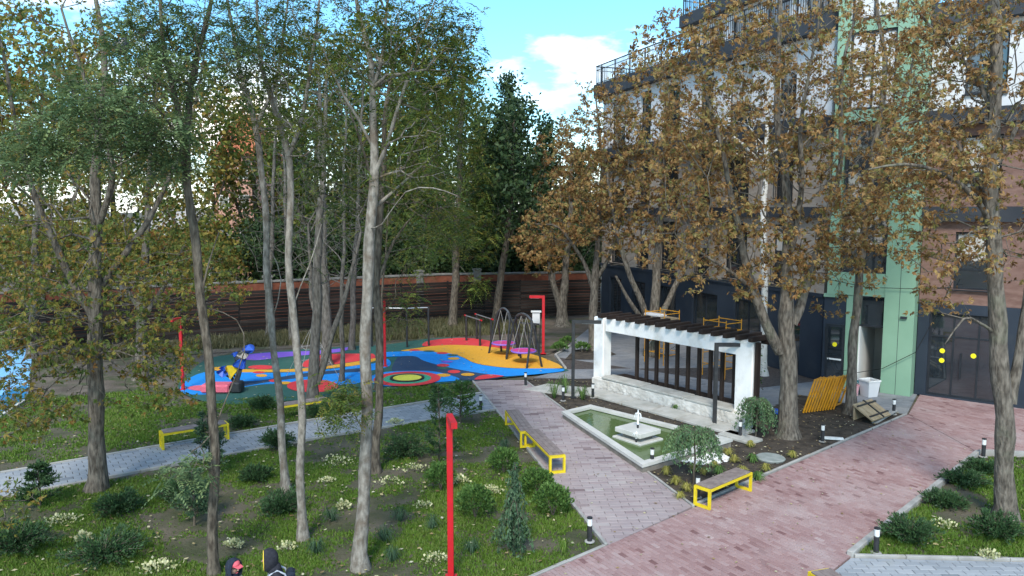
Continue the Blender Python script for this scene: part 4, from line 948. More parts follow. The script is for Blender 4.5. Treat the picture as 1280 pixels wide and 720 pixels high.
MB().box((0, -.2, .2), (1.15, .05, .07), rx=math.radians(30)).build('strap', M['black'], t); MB().box((0, .2, .44), (1.15, .05, .07), rx=math.radians(30)).build('strap', M['black'], t); MB().box((.05, 0, .33), (.05, .78, .06), rx=math.radians(30)).build('strap', M['black'], t)
MB().box((0, .3, .24), (1.1, .05, .46)).build('back_panel', M['ply'], t)
o = MB().bbox((0, 0, 0), (1.6, .14, .06), .006).build('white_plank', M['concrete'], None, Vector(g(1093, 521)) + Vector((.25, -.15, .05))); o.rotation_euler = (0, math.radians(-4), math.radians(42)); tag(o, 'pale plank lying before the tilted crate', 'plank')
o = MB().bbox((0, 0, 0), (.6, .13, .06), .006).build('white_plank', M['lampglass'], None, Vector(g(1040, 549)) + Vector((0, 0, .03))); o.rotation_euler.z = math.radians(-14); tag(o, 'short white plank lying in the bed beside a bollard', 'plank')
for k, (x, y, m_, s) in enumerate(((948, 505, 'pblue', .22), (962, 503, 'white', .2), (956, 498, 'red', .18), (970, 507, 'pblue', .2), (942, 497, 'ply', .2))):
    q = g(x, y + 10); o = MB().bbox((0, 0, s * .35), (s * 1.4, s, s * .7), .03, rz=rnd.uniform(0, 3), rx=.1).build('debris_bag', M[m_], None, q)
    tag(o, ['blue crumpled bag nearest the right pillar behind weeping shrub', 'white crumpled bag between the pergola and the large trunk', 'red small bag in the debris behind the weeping shrub', 'blue bag against the large trunk base', 'brown small box by the right pergola pillar'][k], 'bag')
# ------------------------------------------------------------------ vegetation
def unit(v): return v / (np.linalg.norm(v, axis=-1, keepdims=True) + 1e-9)
def rand_dirs(r, n): return unit(r.normal(size=(n, 3)))
def rhombs(P, D, W, ln, wd, fold=0.0):
    """rhomb leaflets: base P, direction D (unit), width vector W (unit)"""
    n = len(P); V = np.empty((n, 4, 3)); ln = np.broadcast_to(ln, n)[:, None]; wd = np.broadcast_to(wd, n)[:, None]
    V[:, 0] = P; V[:, 1] = P + D * ln * .55 + W * wd; V[:, 2] = P + D * ln; V[:, 3] = P + D * ln * .55 - W * wd
    return V
def leaves_palmate(r, P, D, size, k=5, droop=.55):
    n = len(P); out, sh = [], []
    D = unit(D + np.array([0, 0, -droop]) + r.normal(0, .25, (n, 3))); U = unit(np.cross(D, rand_dirs(r, n))); W0 = np.cross(D, U)
    s0 = size * r.uniform(.6, 1.25, n); base = r.random(n)
    for i in range(k):
        a = (i - (k - 1) / 2) * (1.9 / (k - 1)) + r.normal(0, .15, n)
        d = unit(D * np.cos(a)[:, None] + W0 * np.sin(a)[:, None] + np.array([0, 0, -.25]) + r.normal(0, .16, (n, 3)))
        w = unit(np.cross(d, U + r.normal(0, .5, (n, 3))))
        out.append(rhombs(P, d, w, s0 * (1 - .14 * abs(i - (k - 1) / 2)), s0 * r.uniform(.10, .17, n))); sh.append(np.clip(base + r.normal(0, .08, n), 0, 1))
    return np.concatenate(out), np.concatenate(sh)
def leaves_pinnate(r, P, D, size, k=7, droop=.5):
    n = len(P); out, sh = [], []
    D = unit(D + r.normal(0, .35, (n, 3))); up = unit(np.array([0, 0, 1.]) + r.normal(0, .3, (n, 3)))
    S_ = unit(np.cross(D, up)); L_ = size * r.uniform(.6, 1.2, n); base = r.random(n)
    for i in range(k):
        t = (i + .6) / k; c = P + D * (L_ * t)[:, None] + np.array([0, 0, -1.]) * (L_ * droop * t * t)[:, None]
        dl = unit(D + np.array([0, 0, -1.]) * droop * t)
        ll = L_ * .30 * (1 - .35 * abs(t - .45) * 2)
        for s in (-1, 1):
            d = unit(S_ * s + dl * .45 + np.array([0, 0, -.22]) + r.normal(0, .12, (n, 3)))
            w = unit(np.cross(d, up) + r.normal(0, .2, (n, 3)))
            out.append(rhombs(c, d, w, ll, ll * .2)); sh.append(np.clip(base + r.normal(0, .1, n), 0, 1))
    return np.concatenate(out), np.concatenate(sh)
def leaves_simple(r, P, D, size, k=3, droop=.2):
    n = len(P) * k; P = np.repeat(P, k, 0) + r.normal(0, size * .8, (n, 3)); D = unit(np.repeat(D, k, 0) * .6 + r.normal(0, .8, (n, 3)) + np.array([0, 0, -droop]))
    s = size * r.uniform(.6, 1.3, n); return rhombs(P, D, unit(np.cross(D, rand_dirs(r, n))), s, s * .3), np.clip(np.repeat(r.random(n // k), k) + r.normal(0, .12, n), 0, 1)
TRIS = []
KIND = {'palm': leaves_palmate, 'pinn': leaves_pinnate, 'simp': leaves_simple}

def sweep(pts, rad, n):
    P = np.asarray(pts); k = len(P); T = np.gradient(P, axis=0); T = unit(T)
    x = np.cross(T[0], [0.3, .9, .1]); x /= np.linalg.norm(x) + 1e-9; V = np.empty((k, n, 3)); a = np.arange(n) * 2 * np.pi / n
    ca, sa = np.cos(a)[:, None], np.sin(a)[:, None]
    for i in range(k):
        x = x - T[i] * x.dot(T[i]); x /= np.linalg.norm(x) + 1e-9; y = np.cross(T[i], x)
        V[i] = P[i] + (ca * x + sa * y) * rad[i]
    i, j = np.meshgrid(np.arange(k - 1), np.arange(n), indexing='ij'); i, j = i.ravel(), j.ravel(); jn = (j + 1) % n
    return V.reshape(-1, 3), np.stack([i * n + j, i * n + jn, (i + 1) * n + jn, (i + 1) * n + j], 1)
class Tubes:
    def __init__(s): s.V, s.F, s.n = [], [], 0
    def add(s, pts, rad, n):
        v, f = sweep(pts, rad, n); s.V.append(v); s.F.append(f + s.n); s.n += len(v)
    def mesh(s, name, m): return np_mesh(name, np.concatenate(s.V), np.concatenate(s.F), m, smooth=True)
def catmull(P, per):
    P = np.asarray(P, float); Q = np.vstack([2 * P[0] - P[1], P, 2 * P[-1] - P[-2]]); o = []
    for i in range(1, len(Q) - 2):
        k = max(2, int(np.linalg.norm((Q[i + 1] - Q[i])[:3]) / per))
        for t in np.arange(k) / k:
            p0, p1, p2, p3 = Q[i - 1:i + 3]; o.append(.5 * (2 * p1 + (p2 - p0) * t + (2 * p0 - 5 * p1 + 4 * p2 - p3) * t * t + (3 * p1 - p0 - 3 * p2 + p3) * t ** 3))
    o.append(Q[-2]); return np.array(o)

def tree(name, label, Y, limbs, crowns, bark, leafm, kind, seed, size=.2, per=6, bf=.35, tip=.006, group=None, leaf_k=None, twigs=1.0, wob=.03, sprout=0.0, leafr=.085, maxdown=3, droop=None, pw=2.4):
    """limbs: lists of (px,py,dY,r) at depth Y+dY; crowns: (px,py,rx,ry,dY,rY,count) pixel ellipsoids at that depth"""
    r = np.random.default_rng(seed); per = int(per * dict(palm=3.1, pinn=3.0, simp=2.2)[kind]); size *= dict(palm=.62, pinn=.92, simp=.95)[kind]; twigs *= dict(palm=1.9, pinn=1.9, simp=1.4)[kind]
    LW = []
    for lb in limbs: LW.append(np.array([np.append(at(p[0], p[1], Y + p[2]), p[3]) for p in lb]))
    base = LW[0][0].copy(); base3 = np.array([base[0], base[1], 0.0])
    nodes, path, par, fixed = [], [], [], []
    tb_ = Tubes(); first_ = True
    for lb in LW:
        if first_:
            lb[0, 2] = -.12
        C_ = catmull(lb, .35); m_ = len(C_)
        ph = r.uniform(0, 6, 4); h = C_[:, 2]
        C_[1:, 0] += wob * (np.sin(h[1:] * 1.3 + ph[0]) + .5 * np.sin(h[1:] * 3.1 + ph[1])); C_[1:, 1] += wob * np.sin(h[1:] * 1.7 + ph[2])
        rad = np.maximum(C_[:, 3] * .74, .01) * (1 + .05 * np.sin(h * 5 + ph[3]) + r.normal(0, .025, m_))
        if first_:
            rad = rad * (1 + .55 * np.exp(-np.maximum(h, 0) / .17))
        nside = 12 if lb[0, 3] > .12 else 8
        tb_.add(C_[:, :3] - base3, rad, nside)
        for i in range(m_):
            if first_ and C_[i, 2] < (LW[0][-1, 2] * .25 if len(crowns) else 0): continue
            nodes.append(C_[i, :3]); path.append(i * .35); par.append(-1); fixed.append(C_[i, 3] * .74)
        first_ = False
    T = empty(name, base3, 0, label, 'tree', group)
    att = []
    for c in crowns:
        ce = at(c[0], c[1], Y + c[4]); k = (Y + c[4]) / F_PX; n = int(c[6] * twigs)
        q = rand_dirs(r, n) * (r.random(n) ** .42)[:, None]
        att.append(ce + q * np.array([c[2] * k, c[5], c[3] * k]))
    br = Tubes(); nb = 0
    if att:
        A = np.concatenate(att); A = A[A[:, 2] > .8]; N = len(A); nodes = [np.array(n_) for n_ in nodes]; nf = len(nodes)
        P0 = np.array(nodes); pa = np.array(path)
        Dm = np.linalg.norm(A[:, None] - P0[None], axis=2) + bf * pa[None] + np.maximum(P0[None, :, 2] - A[:, None, 2], 0) * .35
        best = Dm.argmin(1); cost = Dm.min(1); done = np.zeros(N, bool)
        for _ in range(N):
            i = int(np.where(done, 1e9, cost).argmin()); done[i] = True; j = int(best[i]); a, b_ = nodes[j], A[i]; l = np.linalg.norm(b_ - a)
            k = max(1, int(l / .45)); prev = j; new = []
            sag = r.normal(0, .07, 3) * l + np.array([0, 0, .06 * l])
            for s in range(1, k + 1):
                t = s / k; p = a + (b_ - a) * t + sag * math.sin(math.pi * t) + (r.normal(0, .02, 3) if s < k else 0)
                nodes.append(p); par.append(prev); path.append(path[prev] + l / k); prev = len(nodes) - 1; new.append(prev)
            NP = np.array([nodes[q] for q in new]); npth = np.array([path[q] for q in new])
            Dn = np.linalg.norm(A[:, None] - NP[None], axis=2) + bf * npth[None] + np.maximum(NP[None, :, 2] - A[:, None, 2], 0) * .35
            bn = Dn.argmin(1); cn = Dn.min(1); u = cn < cost; cost[u] = cn[u]; best[u] = np.array(new)[bn[u]]
        n = len(nodes); ch = [[] for _ in range(n)]; NP = np.array(nodes)
        for i in range(nf, n): ch[par[i]].append(i)
        pipe = np.zeros(n); down = np.zeros(n)
        for i in range(n - 1, nf - 1, -1):
            s = sum(pipe[c] for c in ch[i]); pipe[i] = s if ch[i] else tip ** pw; pipe[i] += (tip * .25) ** pw; down[i] = 1 + sum(down[c] for c in ch[i])
        rad = pipe ** (1 / pw)
        for i in range(nf, n):
            pr_ = fixed[par[i]] if par[i] < nf else rad[par[i]]; rad[i] = min(rad[i], pr_ * .85)
        st = [(i, c) for i in range(nf) for c in ch[i]]
        while st:
            p, c = st.pop(); pts, rr = [nodes[p]], [rad[c]]
            while True:
                pts.append(nodes[c]); rr.append(rad[c])
                if not ch[c]: rr[-1] *= .5; break
                cs_ = sorted(ch[c], key=lambda q: -pipe[q]); st += [(c, q) for q in cs_[1:]]; c = cs_[0]
            br.add(np.array(pts) - base3, np.array(rr), 7 if rr[0] > .05 else 5 if rr[0] > .02 else 4); nb += 1
        link('trunk', tb_.mesh('trunk', M[bark]), T); 
        if nb: link('branches', br.mesh('branches', M[bark]), T)
        if leafm:
            idx = np.array([i for i in range(nf, n) if down[i] <= maxdown]); pv = np.array([nodes[par[i]] for i in idx]); dv = NP[idx] - pv
            idr = np.repeat(np.arange(len(idx)), per); t = r.random(len(idr))[:, None]
            keep = r.random(len(idr)) < .85; idr, t = idr[keep], t[keep]
            P = pv[idr] + dv[idr] * t + r.normal(0, leafr, (len(idr), 3)) * np.array([1, 1, .7]); D = unit(unit(dv[idr]) * .5 + rand_dirs(r, len(idr)))
            kw = {}
            if leaf_k: kw['k'] = leaf_k
            if droop is not None: kw['droop'] = droop
            V, sh = KIND[kind](r, P - base3, D, size, **kw)
            TRIS.append((name, len(V) * 2)); link('crown', np_mesh('crown', V.reshape(-1, 3), np.arange(len(V) * 4).reshape(-1, 4), M[leafm], sh), T)
    else:
        link('trunk', tb_.mesh('trunk', M[bark]), T)
    return T

# --- chestnuts with brown leaves on the right
CG = 'brown leaved chestnut trees'
tree('chestnut_tree', 'large brown leaved chestnut with thick forked trunk in the planting bed', 21.4,
     [[(985, 545, 0, .37), (985, 500, 0, .33), (984, 440, 0, .32), (983, 395, 0, .30), (985, 340, .1, .22), (982, 240, .3, .16), (972, 120, .5, .11), (975, 0, .8, .07), (985, -90, 1, .03)],
      [(975, 440, 0, .22), (957, 405, -.2, .19), (940, 360, -.4, .16), (925, 290, -.6, .12), (905, 200, -1, .08), (880, 110, -1.3, .045), (870, 50, -1.5, .02)],
      [(990, 405, 0, .2), (1010, 350, .2, .16), (1030, 290, .3, .13), (1050, 200, .4, .1), (1052, 100, .3, .07), (1075, 0, .3, .04)],
      [(984, 330, .1, .12), (1000, 250, -.5, .1), (1003, 150, -1, .07), (1020, 40, -1.4, .04), (1030, -60, -1.6, .02)],
      [(940, 360, -.4, .1), (900, 330, -.9, .06), (850, 300, -1.2, .03)]],
     [(975, 110, 150, 150, 0, 3.2, 330), (905, 200, 110, 110, -.5, 2.2, 170), (1050, 200, 90, 130, .2, 2.0, 140), (880, 310, 100, 60, -1, 1.5, 75), (960, 320, 70, 65, -.6, 1.2, 55), (1030, 300, 60, 60, -.4, 1.2, 50), (830, 60, 45, 45, -.8, 1, 32), (915, 50, 100, 55, -.3, 2, 70)],
     'bark_c', 'leaf_brown', 'palm', 101, size=.22, per=4, group=CG)
tree('chestnut_tree', 'slim leaning chestnut between the scaffold stack and the mint tower', 23.9,
     [[(1063, 519, 0, .24), (1064, 470, 0, .2), (1070, 400, 0, .18), (1078, 300, 0, .155), (1092, 200, 0, .13), (1105, 90, 0, .1), (1098, 0, .2, .07), (1100, -80, .3, .03)],
      [(1076, 330, 0, .1), (1050, 300, -.5, .07), (1020, 285, -.8, .04)], [(1092, 200, 0, .09), (1130, 120, .3, .06), (1150, 40, .4, .04), (1160, -30, .4, .02)], [(1085, 250, 0, .07), (1140, 235, -.6, .05), (1190, 215, -1, .025)]],
     [(1110, 90, 85, 120, 0, 2, 170), (1085, 260, 75, 60, -.5, 1.5, 90), (1050, 345, 60, 55, -.4, 1, 45), (1150, 200, 55, 60, -.5, 1.3, 70)],
     'bark_c', 'leaf_brown', 'palm', 102, size=.22, per=4, group=CG)
tree('chestnut_tree', 'chestnut with thick straight trunk on the lower right lawn', 15.5,
     [[(1257, 648, 0, .29), (1256, 590, 0, .26), (1256, 520, 0, .25), (1248, 430, 0, .235), (1242, 330, 0, .2), (1240, 240, 0, .185), (1243, 120, 0, .16), (1242, 0, 0, .12), (1240, -110, 0, .06)],
      [(1264, 505, 0, .15), (1275, 440, .1, .13), (1285, 330, .2, .11), (1300, 200, .3, .08), (1310, 60, .4, .05)],
      [(1238, 285, 0, .08), (1215, 245, -.3, .07), (1175, 215, -.6, .055), (1130, 205, -.9, .04), (1085, 212, -1.1, .02)],
      [(1238, 300, 0, .09), (1228, 250, .2, .075), (1195, 180, .5, .055), (1150, 150, .8, .04), (1110, 165, 1, .02)],
      [(1246, 205, 0, .08), (1262, 180, .2, .065), (1290, 120, .4, .05)],
      [(1242, 415, 0, .045), (1222, 402, -.2, .04), (1205, 398, -.4, .03), (1180, 430, -.5, .012)],
      [(1244, 150, 0, .08), (1215, 90, .4, .06), (1170, 40, .7, .04), (1140, 0, .8, .02)]],
     [(1215, 90, 105, 130, .2, 2.4, 270), (1160, 215, 80, 60, -.3, 1.5, 120), (1180, 310, 75, 55, -.4, 1.1, 60), (1290, 250, 60, 140, .3, 1.5, 70), (1190, 30, 100, 50, .3, 1.6, 60), (1170, 380, 35, 22, -.4, .6, 12)],
     'bark_c', 'leaf_brown', 'palm', 103, size=.19, per=3, group=CG)
tree('chestnut_tree', 'multi stemmed chestnut fanning out behind the left half of the pergola', 33.5,
     [[(815, 452, 0, .4), (814, 415, 0, .36), (817, 390, 0, .3), (824, 300, 0, .2), (830, 200, .2, .13), (835, 110, .3, .07)],
      [(812, 410, 0, .22), (798, 370, -.3, .18), (783, 330, -.6, .15), (765, 260, -.8, .1), (755, 180, -1, .05)],
      [(818, 405, 0, .22), (838, 370, .3, .17), (860, 320, .5, .14), (872, 240, .7, .1), (880, 150, .8, .05)],
      [(812, 415, 0, .18), (790, 380, -.8, .12), (770, 345, -1.4, .07)]],
     [(820, 180, 85, 120, 0, 3.2, 260), (795, 130, 55, 55, -.5, 2, 60), (770, 250, 65, 85, -.8, 2.2, 130), (870, 240, 60, 95, .5, 2.2, 120)],
     'bark_c', 'leaf_brown', 'palm', 104, size=.27, per=4, group=CG)
tree('chestnut_tree', 'brown chestnut by the grey courtyard left of the pergola', 35.0,
     [[(743, 441, 0, .34), (742, 400, 0, .28), (742, 360, 0, .25), (748, 300, 0, .18), (752, 200, 0, .11), (745, 120, 0, .05)],
      [(742, 365, 0, .16), (728, 325, -.3, .12), (700, 285, -.7, .07), (670, 280, -1, .03)], [(744, 350, 0, .14), (765, 310, .3, .1), (785, 230, .5, .06)]],
     [(742, 190, 60, 90, 0, 2.8, 190), (705, 280, 60, 45, -.8, 2, 100), (775, 270, 45, 60, .3, 1.8, 80), (670, 300, 35, 28, -1, 1.2, 36)],
     'bark_c', 'leaf_brown', 'palm', 105, size=.28, per=4, group=CG)
tree('chestnut_tree', 'brown chestnut standing behind the two leaning trunks in front of the fence', 42.5,
     [[(703, 408, 0, .5), (702, 385, 0, .4), (706, 350, 0, .3), (712, 280, 0, .2), (715, 180, 0, .1)], [(700, 385, 0, .28), (690, 345, -.3, .2), (680, 290, -.5, .1)]],
     [(710, 220, 50, 75, 0, 2.5, 110), (690, 320, 40, 30, -.3, 1.6, 45)], 'bark_c', 'leaf_brown', 'palm', 106, size=.32, per=5, group=CG)
tree('birch_tree', 'pale barked tree with white limbs in front of the apartment building', 29.5,
     [[(955, 478, 0, .2), (955, 380, 0, .17), (955, 250, 0, .15), (958, 180, 0, .11), (960, 140, 0, .06), (961, 110, 0, .02)], [(955, 205, 0, .1), (935, 190, -.3, .085), (918, 172, -.5, .06), (890, 178, -.8, .03)], [(957, 195, 0, .06), (985, 178, .3, .045), (1005, 165, .4, .02)], [(955, 210, 0, .06), (940, 200, .4, .05), (915, 190, .6, .03)]],
     [(950, 130, 60, 80, 0, 2, 60)], 'bark_w', 'leaf_brown', 'palm', 107, size=.24, per=2)
# --- left chestnut
LG = 'yellow green chestnut trees'
tree('chestnut_tree', 'thick trunked yellow green chestnut beside the grey path at left', 17.2,
     [[(120, 612, 0, .28), (121, 560, 0, .245), (120, 470, 0, .235), (120, 420, 0, .22), (118, 330, 0, .19), (120, 230, 0, .15), (130, 110, .2, .1), (120, 0, .3, .06), (118, -80, .3, .03)],
      [(119, 400, 0, .13), (85, 345, -.3, .11), (55, 270, -.6, .085), (20, 160, -.9, .06), (0, 60, -1, .04), (-20, -40, -1, .02)],
      [(120, 365, 0, .12), (160, 310, .4, .1), (200, 250, .7, .075), (240, 150, .9, .05), (255, 60, 1, .025)],
      [(119, 445, 0, .1), (90, 440, -.5, .08), (45, 425, -.9, .06), (0, 425, -1.2, .04), (-40, 440, -1.4, .02)],
      [(119, 300, 0, .1), (140, 210, -.6, .08), (110, 110, -1, .05), (75, 10, -1.2, .03)]],
     [(95, 110, 175, 150, 0, 3.4, 330), (60, 330, 130, 80, -.4, 2.4, 160), (205, 345, 85, 65, .5, 2, 95), (60, 430, 110, 45, -.8, 1.6, 130), (190, 435, 70, 48, 0, 1.3, 80), (50, 500, 80, 40, -1, 1.2, 50), (200, 495, 50, 30, -.3, .9, 24), (-10, 250, 90, 160, -.5, 2, 80)],
     'bark_c', 'leaf_mixed', 'palm', 111, size=.19, per=3, group=LG)
tree('chestnut_tree', 'low chestnut whose leafy twigs reach in at the left edge', 12.5,
     [[(-120, 900, 0, .2), (-118, 700, 0, .18), (-110, 560, 0, .15), (-100, 420, 0, .12), (-90, 280, 0, .07), (-85, 180, 0, .03)], [(-112, 600, 0, .06), (-60, 560, .2, .045), (10, 545, .4, .025), (50, 520, .5, .012)], [(-108, 520, 0, .06), (-50, 440, .2, .045), (20, 410, .3, .02)], [(-114, 640, 0, .04), (-40, 635, .2, .03), (8, 620, .3, .015)]],
     [(15, 510, 60, 55, .3, .9, 42), (-10, 425, 70, 45, .2, 1, 34), (15, 632, 26, 45, .3, .5, 13), (-100, 300, 80, 140, 0, 1.6, 60)],
     'bark_c', 'leaf_mixed', 'palm', 112, size=.17, per=2, group=LG)
tree('chestnut_tree', 'bushy yellow green chestnut beyond the grey path, left of the playground', 29.0,
     [[(175, 470, 0, .3), (176, 420, 0, .26), (180, 340, 0, .2), (185, 250, 0, .14), (190, 150, 0, .07)], [(177, 400, 0, .14), (215, 340, .3, .1), (250, 270, .6, .05)], [(177, 390, 0, .14), (140, 330, -.4, .1), (110, 260, -.6, .05)]],
     [(180, 250, 100, 120, 0, 3.2, 200), (240, 350, 75, 62, .3, 2.2, 120), (110, 350, 90, 60, -.5, 2.4, 110)], 'bark_c', 'leaf_mixed', 'palm', 113, size=.26, per=4, group=LG)
tree('chestnut_tree', 'yellowing chestnut in the back corner at far left', 33.0,
     [[(40, 455, 0, .3), (42, 400, 0, .25), (45, 300, 0, .18), (50, 180, 0, .09)], [(42, 380, 0, .15), (75, 310, .3, .1), (100, 220, .5, .05)], [(42, 390, 0, .12), (0, 330, -.3, .09), (-40, 270, -.5, .04)]],
     [(40, 230, 120, 110, 0, 3.6, 200), (20, 350, 90, 50, 0, 2.6, 90)], 'bark_c', 'leaf_mixed', 'palm', 114, size=.28, per=4, group=LG)

# --- slim pale trees on the near lawn
SG = 'slim trees with feathery leaves'
tree('slim_tree', 'slim tree with bluish feathery leaves, leftmost on the near lawn', 13.1,
     [[(268, 716, 0, .125), (268, 640, 0, .115), (266, 540, 0, .11), (258, 430, 0, .105), (246, 310, 0, .1), (232, 200, 0, .09), (236, 110, .1, .07), (255, 40, .2, .055), (275, -40, .2, .035), (285, -110, .2, .015)],
      [(231, 185, 0, .07), (215, 110, -.1, .06), (205, 40, -.1, .045), (200, -60, -.1, .02)], [(236, 225, 0, .035), (205, 160, -.5, .028), (160, 150, -.9, .02), (110, 165, -1.2, .012), (60, 180, -1.3, .006)], [(232, 190, 0, .03), (190, 130, -.8, .02), (130, 120, -1.2, .01)],
      [(252, 375, 0, .03), (262, 330, .1, .02), (275, 290, .2, .01)],
      [(267, 540, 0, .02), (284, 500, .1, .016), (305, 440, .2, .012), (292, 400, .2, .01), (255, 385, .1, .006)]],
     [(150, 150, 95, 36, -1, .9, 95), (205, 185, 50, 40, -.6, .6, 55), (75, 185, 75, 26, -1.2, .6, 55), (110, 115, 70, 28, -.9, .7, 34), (30, 200, 40, 22, -1.3, .5, 18), (195, 95, 60, 30, -.5, .7, 30), (250, 50, 75, 80, .1, 1.2, 80), (180, 40, 70, 60, -.2, 1, 50), (255, -70, 110, 70, 0, 1.4, 60), (225, 592, 48, 18, -.4, .5, 11), (250, 570, 20, 14, -.3, .3, 5)],
     'bark_d', 'leaf_blue', 'pinn', 121, size=.34, per=2, group=SG, leafr=.14, maxdown=3)
tree('slim_tree', 'slim pale tree, rear one of the close pair left of centre', 17.1,
     [[(358, 613, 0, .13), (352, 540, 0, .115), (342, 440, 0, .105), (336, 340, 0, .1), (326, 220, 0, .09), (316, 140, 0, .08), (300, 80, .1, .06), (285, 10, .1, .045), (275, -70, .1, .02)],
      [(320, 160, 0, .06), (345, 100, .2, .05), (355, 30, .3, .035), (362, -60, .3, .015)], [(312, 130, 0, .045), (290, 90, -.3, .035), (270, 40, -.5, .02)], [(340, 400, 0, .02), (350, 350, .1, .016), (330, 290, .1, .01)]],
     [(300, 60, 65, 65, 0, 1.5, 60), (350, 30, 60, 70, .3, 1.5, 55), (330, 150, 45, 30, 0, 1, 22), (310, -60, 100, 60, 0, 1.8, 50)],
     'bark_a', 'leaf_green', 'pinn', 122, size=.34, per=2, group=SG, leafr=.16, maxdown=3)
tree('slim_tree', 'slim pale tree, front one of the close pair left of centre', 14.5,
     [[(379, 674, 0, .13), (377, 600, 0, .11), (375, 500, 0, .1), (367, 400, 0, .095), (363, 300, 0, .09), (360, 200, 0, .08), (345, 150, .1, .065), (330, 90, .2, .05), (322, 0, .2, .03), (320, -80, .2, .015)],
      [(361, 195, 0, .06), (380, 130, -.2, .05), (395, 50, -.4, .035), (405, -50, -.5, .015)], [(366, 385, 0, .018), (385, 330, .3, .014), (400, 280, .4, .008)]],
     [(375, 60, 65, 75, -.2, 1.3, 55), (330, 70, 50, 60, .2, 1.2, 35), (385, 160, 50, 35, -.2, 1, 24), (365, -60, 100, 55, 0, 1.6, 45)],
     'bark_a', 'leaf_green', 'pinn', 123, size=.32, per=2, group=SG, leafr=.16, maxdown=3)
tree('slim_tree', 'tall pale grey tree with forking limbs, nearest to centre on the lawn', 13.3,
     [[(451, 708, 0, .19), (453, 640, 0, .155), (456, 560, 0, .142), (458, 450, 0, .135), (461, 340, 0, .128), (465, 240, 0, .115), (466, 150, 0, .085), (464, 80, 0, .07), (452, 20, .1, .05), (440, -50, .1, .03), (435, -100, .1, .015)],
      [(465, 225, 0, .06), (485, 180, -.1, .05), (500, 120, -.2, .04), (520, 60, -.3, .028), (545, 0, -.4, .015)], [(462, 265, 0, .045), (488, 245, .2, .04), (520, 215, .4, .028), (545, 190, .5, .015)],
      [(466, 110, 0, .05), (480, 50, .1, .04), (490, -20, .2, .025), (500, -90, .2, .012)], [(464, 180, 0, .04), (430, 120, -.3, .03), (405, 60, -.5, .015)],
      [(460, 285, 0, .02), (475, 280, -.4, .016), (505, 240, -.7, .012), (540, 235, -.8, .008), (570, 245, -.9, .004)], [(460, 545, 0, .012), (440, 510, -.3, .01), (425, 490, -.4, .006)]],
     [(500, 70, 80, 75, -.1, 1.4, 80), (545, 160, 50, 55, .1, 1.1, 46), (440, 50, 60, 70, 0, 1.2, 45), (520, 220, 55, 30, .2, .9, 30), (470, -60, 120, 50, 0, 1.6, 50), (560, 80, 45, 70, -.2, .9, 70), (510, 30, 90, 50, 0, 1.2, 50), (428, 505, 30, 38, -.4, .4, 34)],
     'bark_a', 'leaf_green', 'pinn', 124, size=.30, per=2, group=SG, leafr=.15, maxdown=3)
tree('slim_tree', 'dark brown trunk standing just behind the tall pale grey tree', 18.4,
     [[(469, 590, 0, .17), (472, 520, 0, .14), (474, 430, 0, .13), (472, 330, 0, .12), (476, 230, 0, .1), (485, 130, 0, .07), (500, 40, 0, .04)],
      [(473, 350, 0, .06), (495, 300, .3, .045), (525, 260, .5, .025)], [(475, 250, 0, .06), (450, 180, -.3, .04), (430, 120, -.4, .02)]],
     [(540, 250, 55, 60, .5, 1.5, 60), (430, 200, 60, 70, -.2, 1.6, 50), (520, 130, 60, 70, .2, 1.6, 60), (560, 290, 45, 35, .5, 1, 30)],
     'bark_d', 'leaf_green', 'pinn', 125, size=.36, per=2, group=SG, leafr=.2, maxdown=3)
tree('slim_tree', 'thin grey dead looking sapling beside the trampoline', 27.0,
     [[(469, 490, 0, .09), (472, 440, 0, .075), (478, 380, 0, .06), (482, 310, 0, .045), (486, 240, 0, .02)]],
     [(515, 310, 55, 45, .3, 1.6, 50), (480, 250, 45, 60, 0, 1.4, 40), (500, 380, 35, 40, .4, 1, 26)], 'bark_d', 'leaf_green', 'pinn', 126, size=.42, per=2, group=SG, leafr=.25, maxdown=3)
# --- grey bare trunks in front of the fence
BG = 'bare grey trunks by the playground'
def bare(px, py, Y, r0, seed, label, lean, n=90, crown=(0, 0), extra=(), leafm=None, size=.3, per=1, kind='pinn'):
    tp = (px + lean, 40)
    lim = [[(px, py, 0, r0), (px + lean * .1, py - 80, 0, r0 * .85), (px + lean * .3, 330, 0, r0 * .75), (px + lean * .6, 220, 0, r0 * .5), (px + lean, 90, 0, r0 * .25)]] + list(extra)
    tree('bare_tree', label, Y, lim, [(px + lean * .6 + crown[0], 260, 65, 100, 0, 2.2, n), (px + lean + crown[0], 110, 60, 80, 0, 2, n // 2)], 'bark_g', leafm, kind, seed, per=per, group=BG, tip=.009, bf=.25, size=size)
bare(392, 503, 25.2, .26, 131, 'thick bare grey trunk rising from the lower playground edge', 18, extra=[[(396, 480, 0, .15), (412, 430, .3, .13), (432, 370, .5, .1), (450, 290, .7, .06)]], leafm='leaf_green')
bare(427, 478, 28.5, .13, 132, 'thin dark bare trunk on the blue rubber', 6)
bare(408, 452, 31.5, .3, 133, 'bare grey trunk in the middle of the playground', -10, leafm='leaf_dark', extra=[[(408, 420, 0, .16), (390, 370, .3, .12), (385, 280, .4, .07)]])
bare(440, 440, 35, .2, 134, 'bare grey trunk close to the dark fence', 14, leafm='leaf_green', size=.4)
bare(365, 432, 37, .18, 135, 'thin bare trunk by the fence left of the bare grey group', -16, leafm='leaf_dark', size=.4)
bare(335, 425, 38.5, .22, 136, 'grey twiggy trunk beside the fence behind the close pair', 12, n=110)
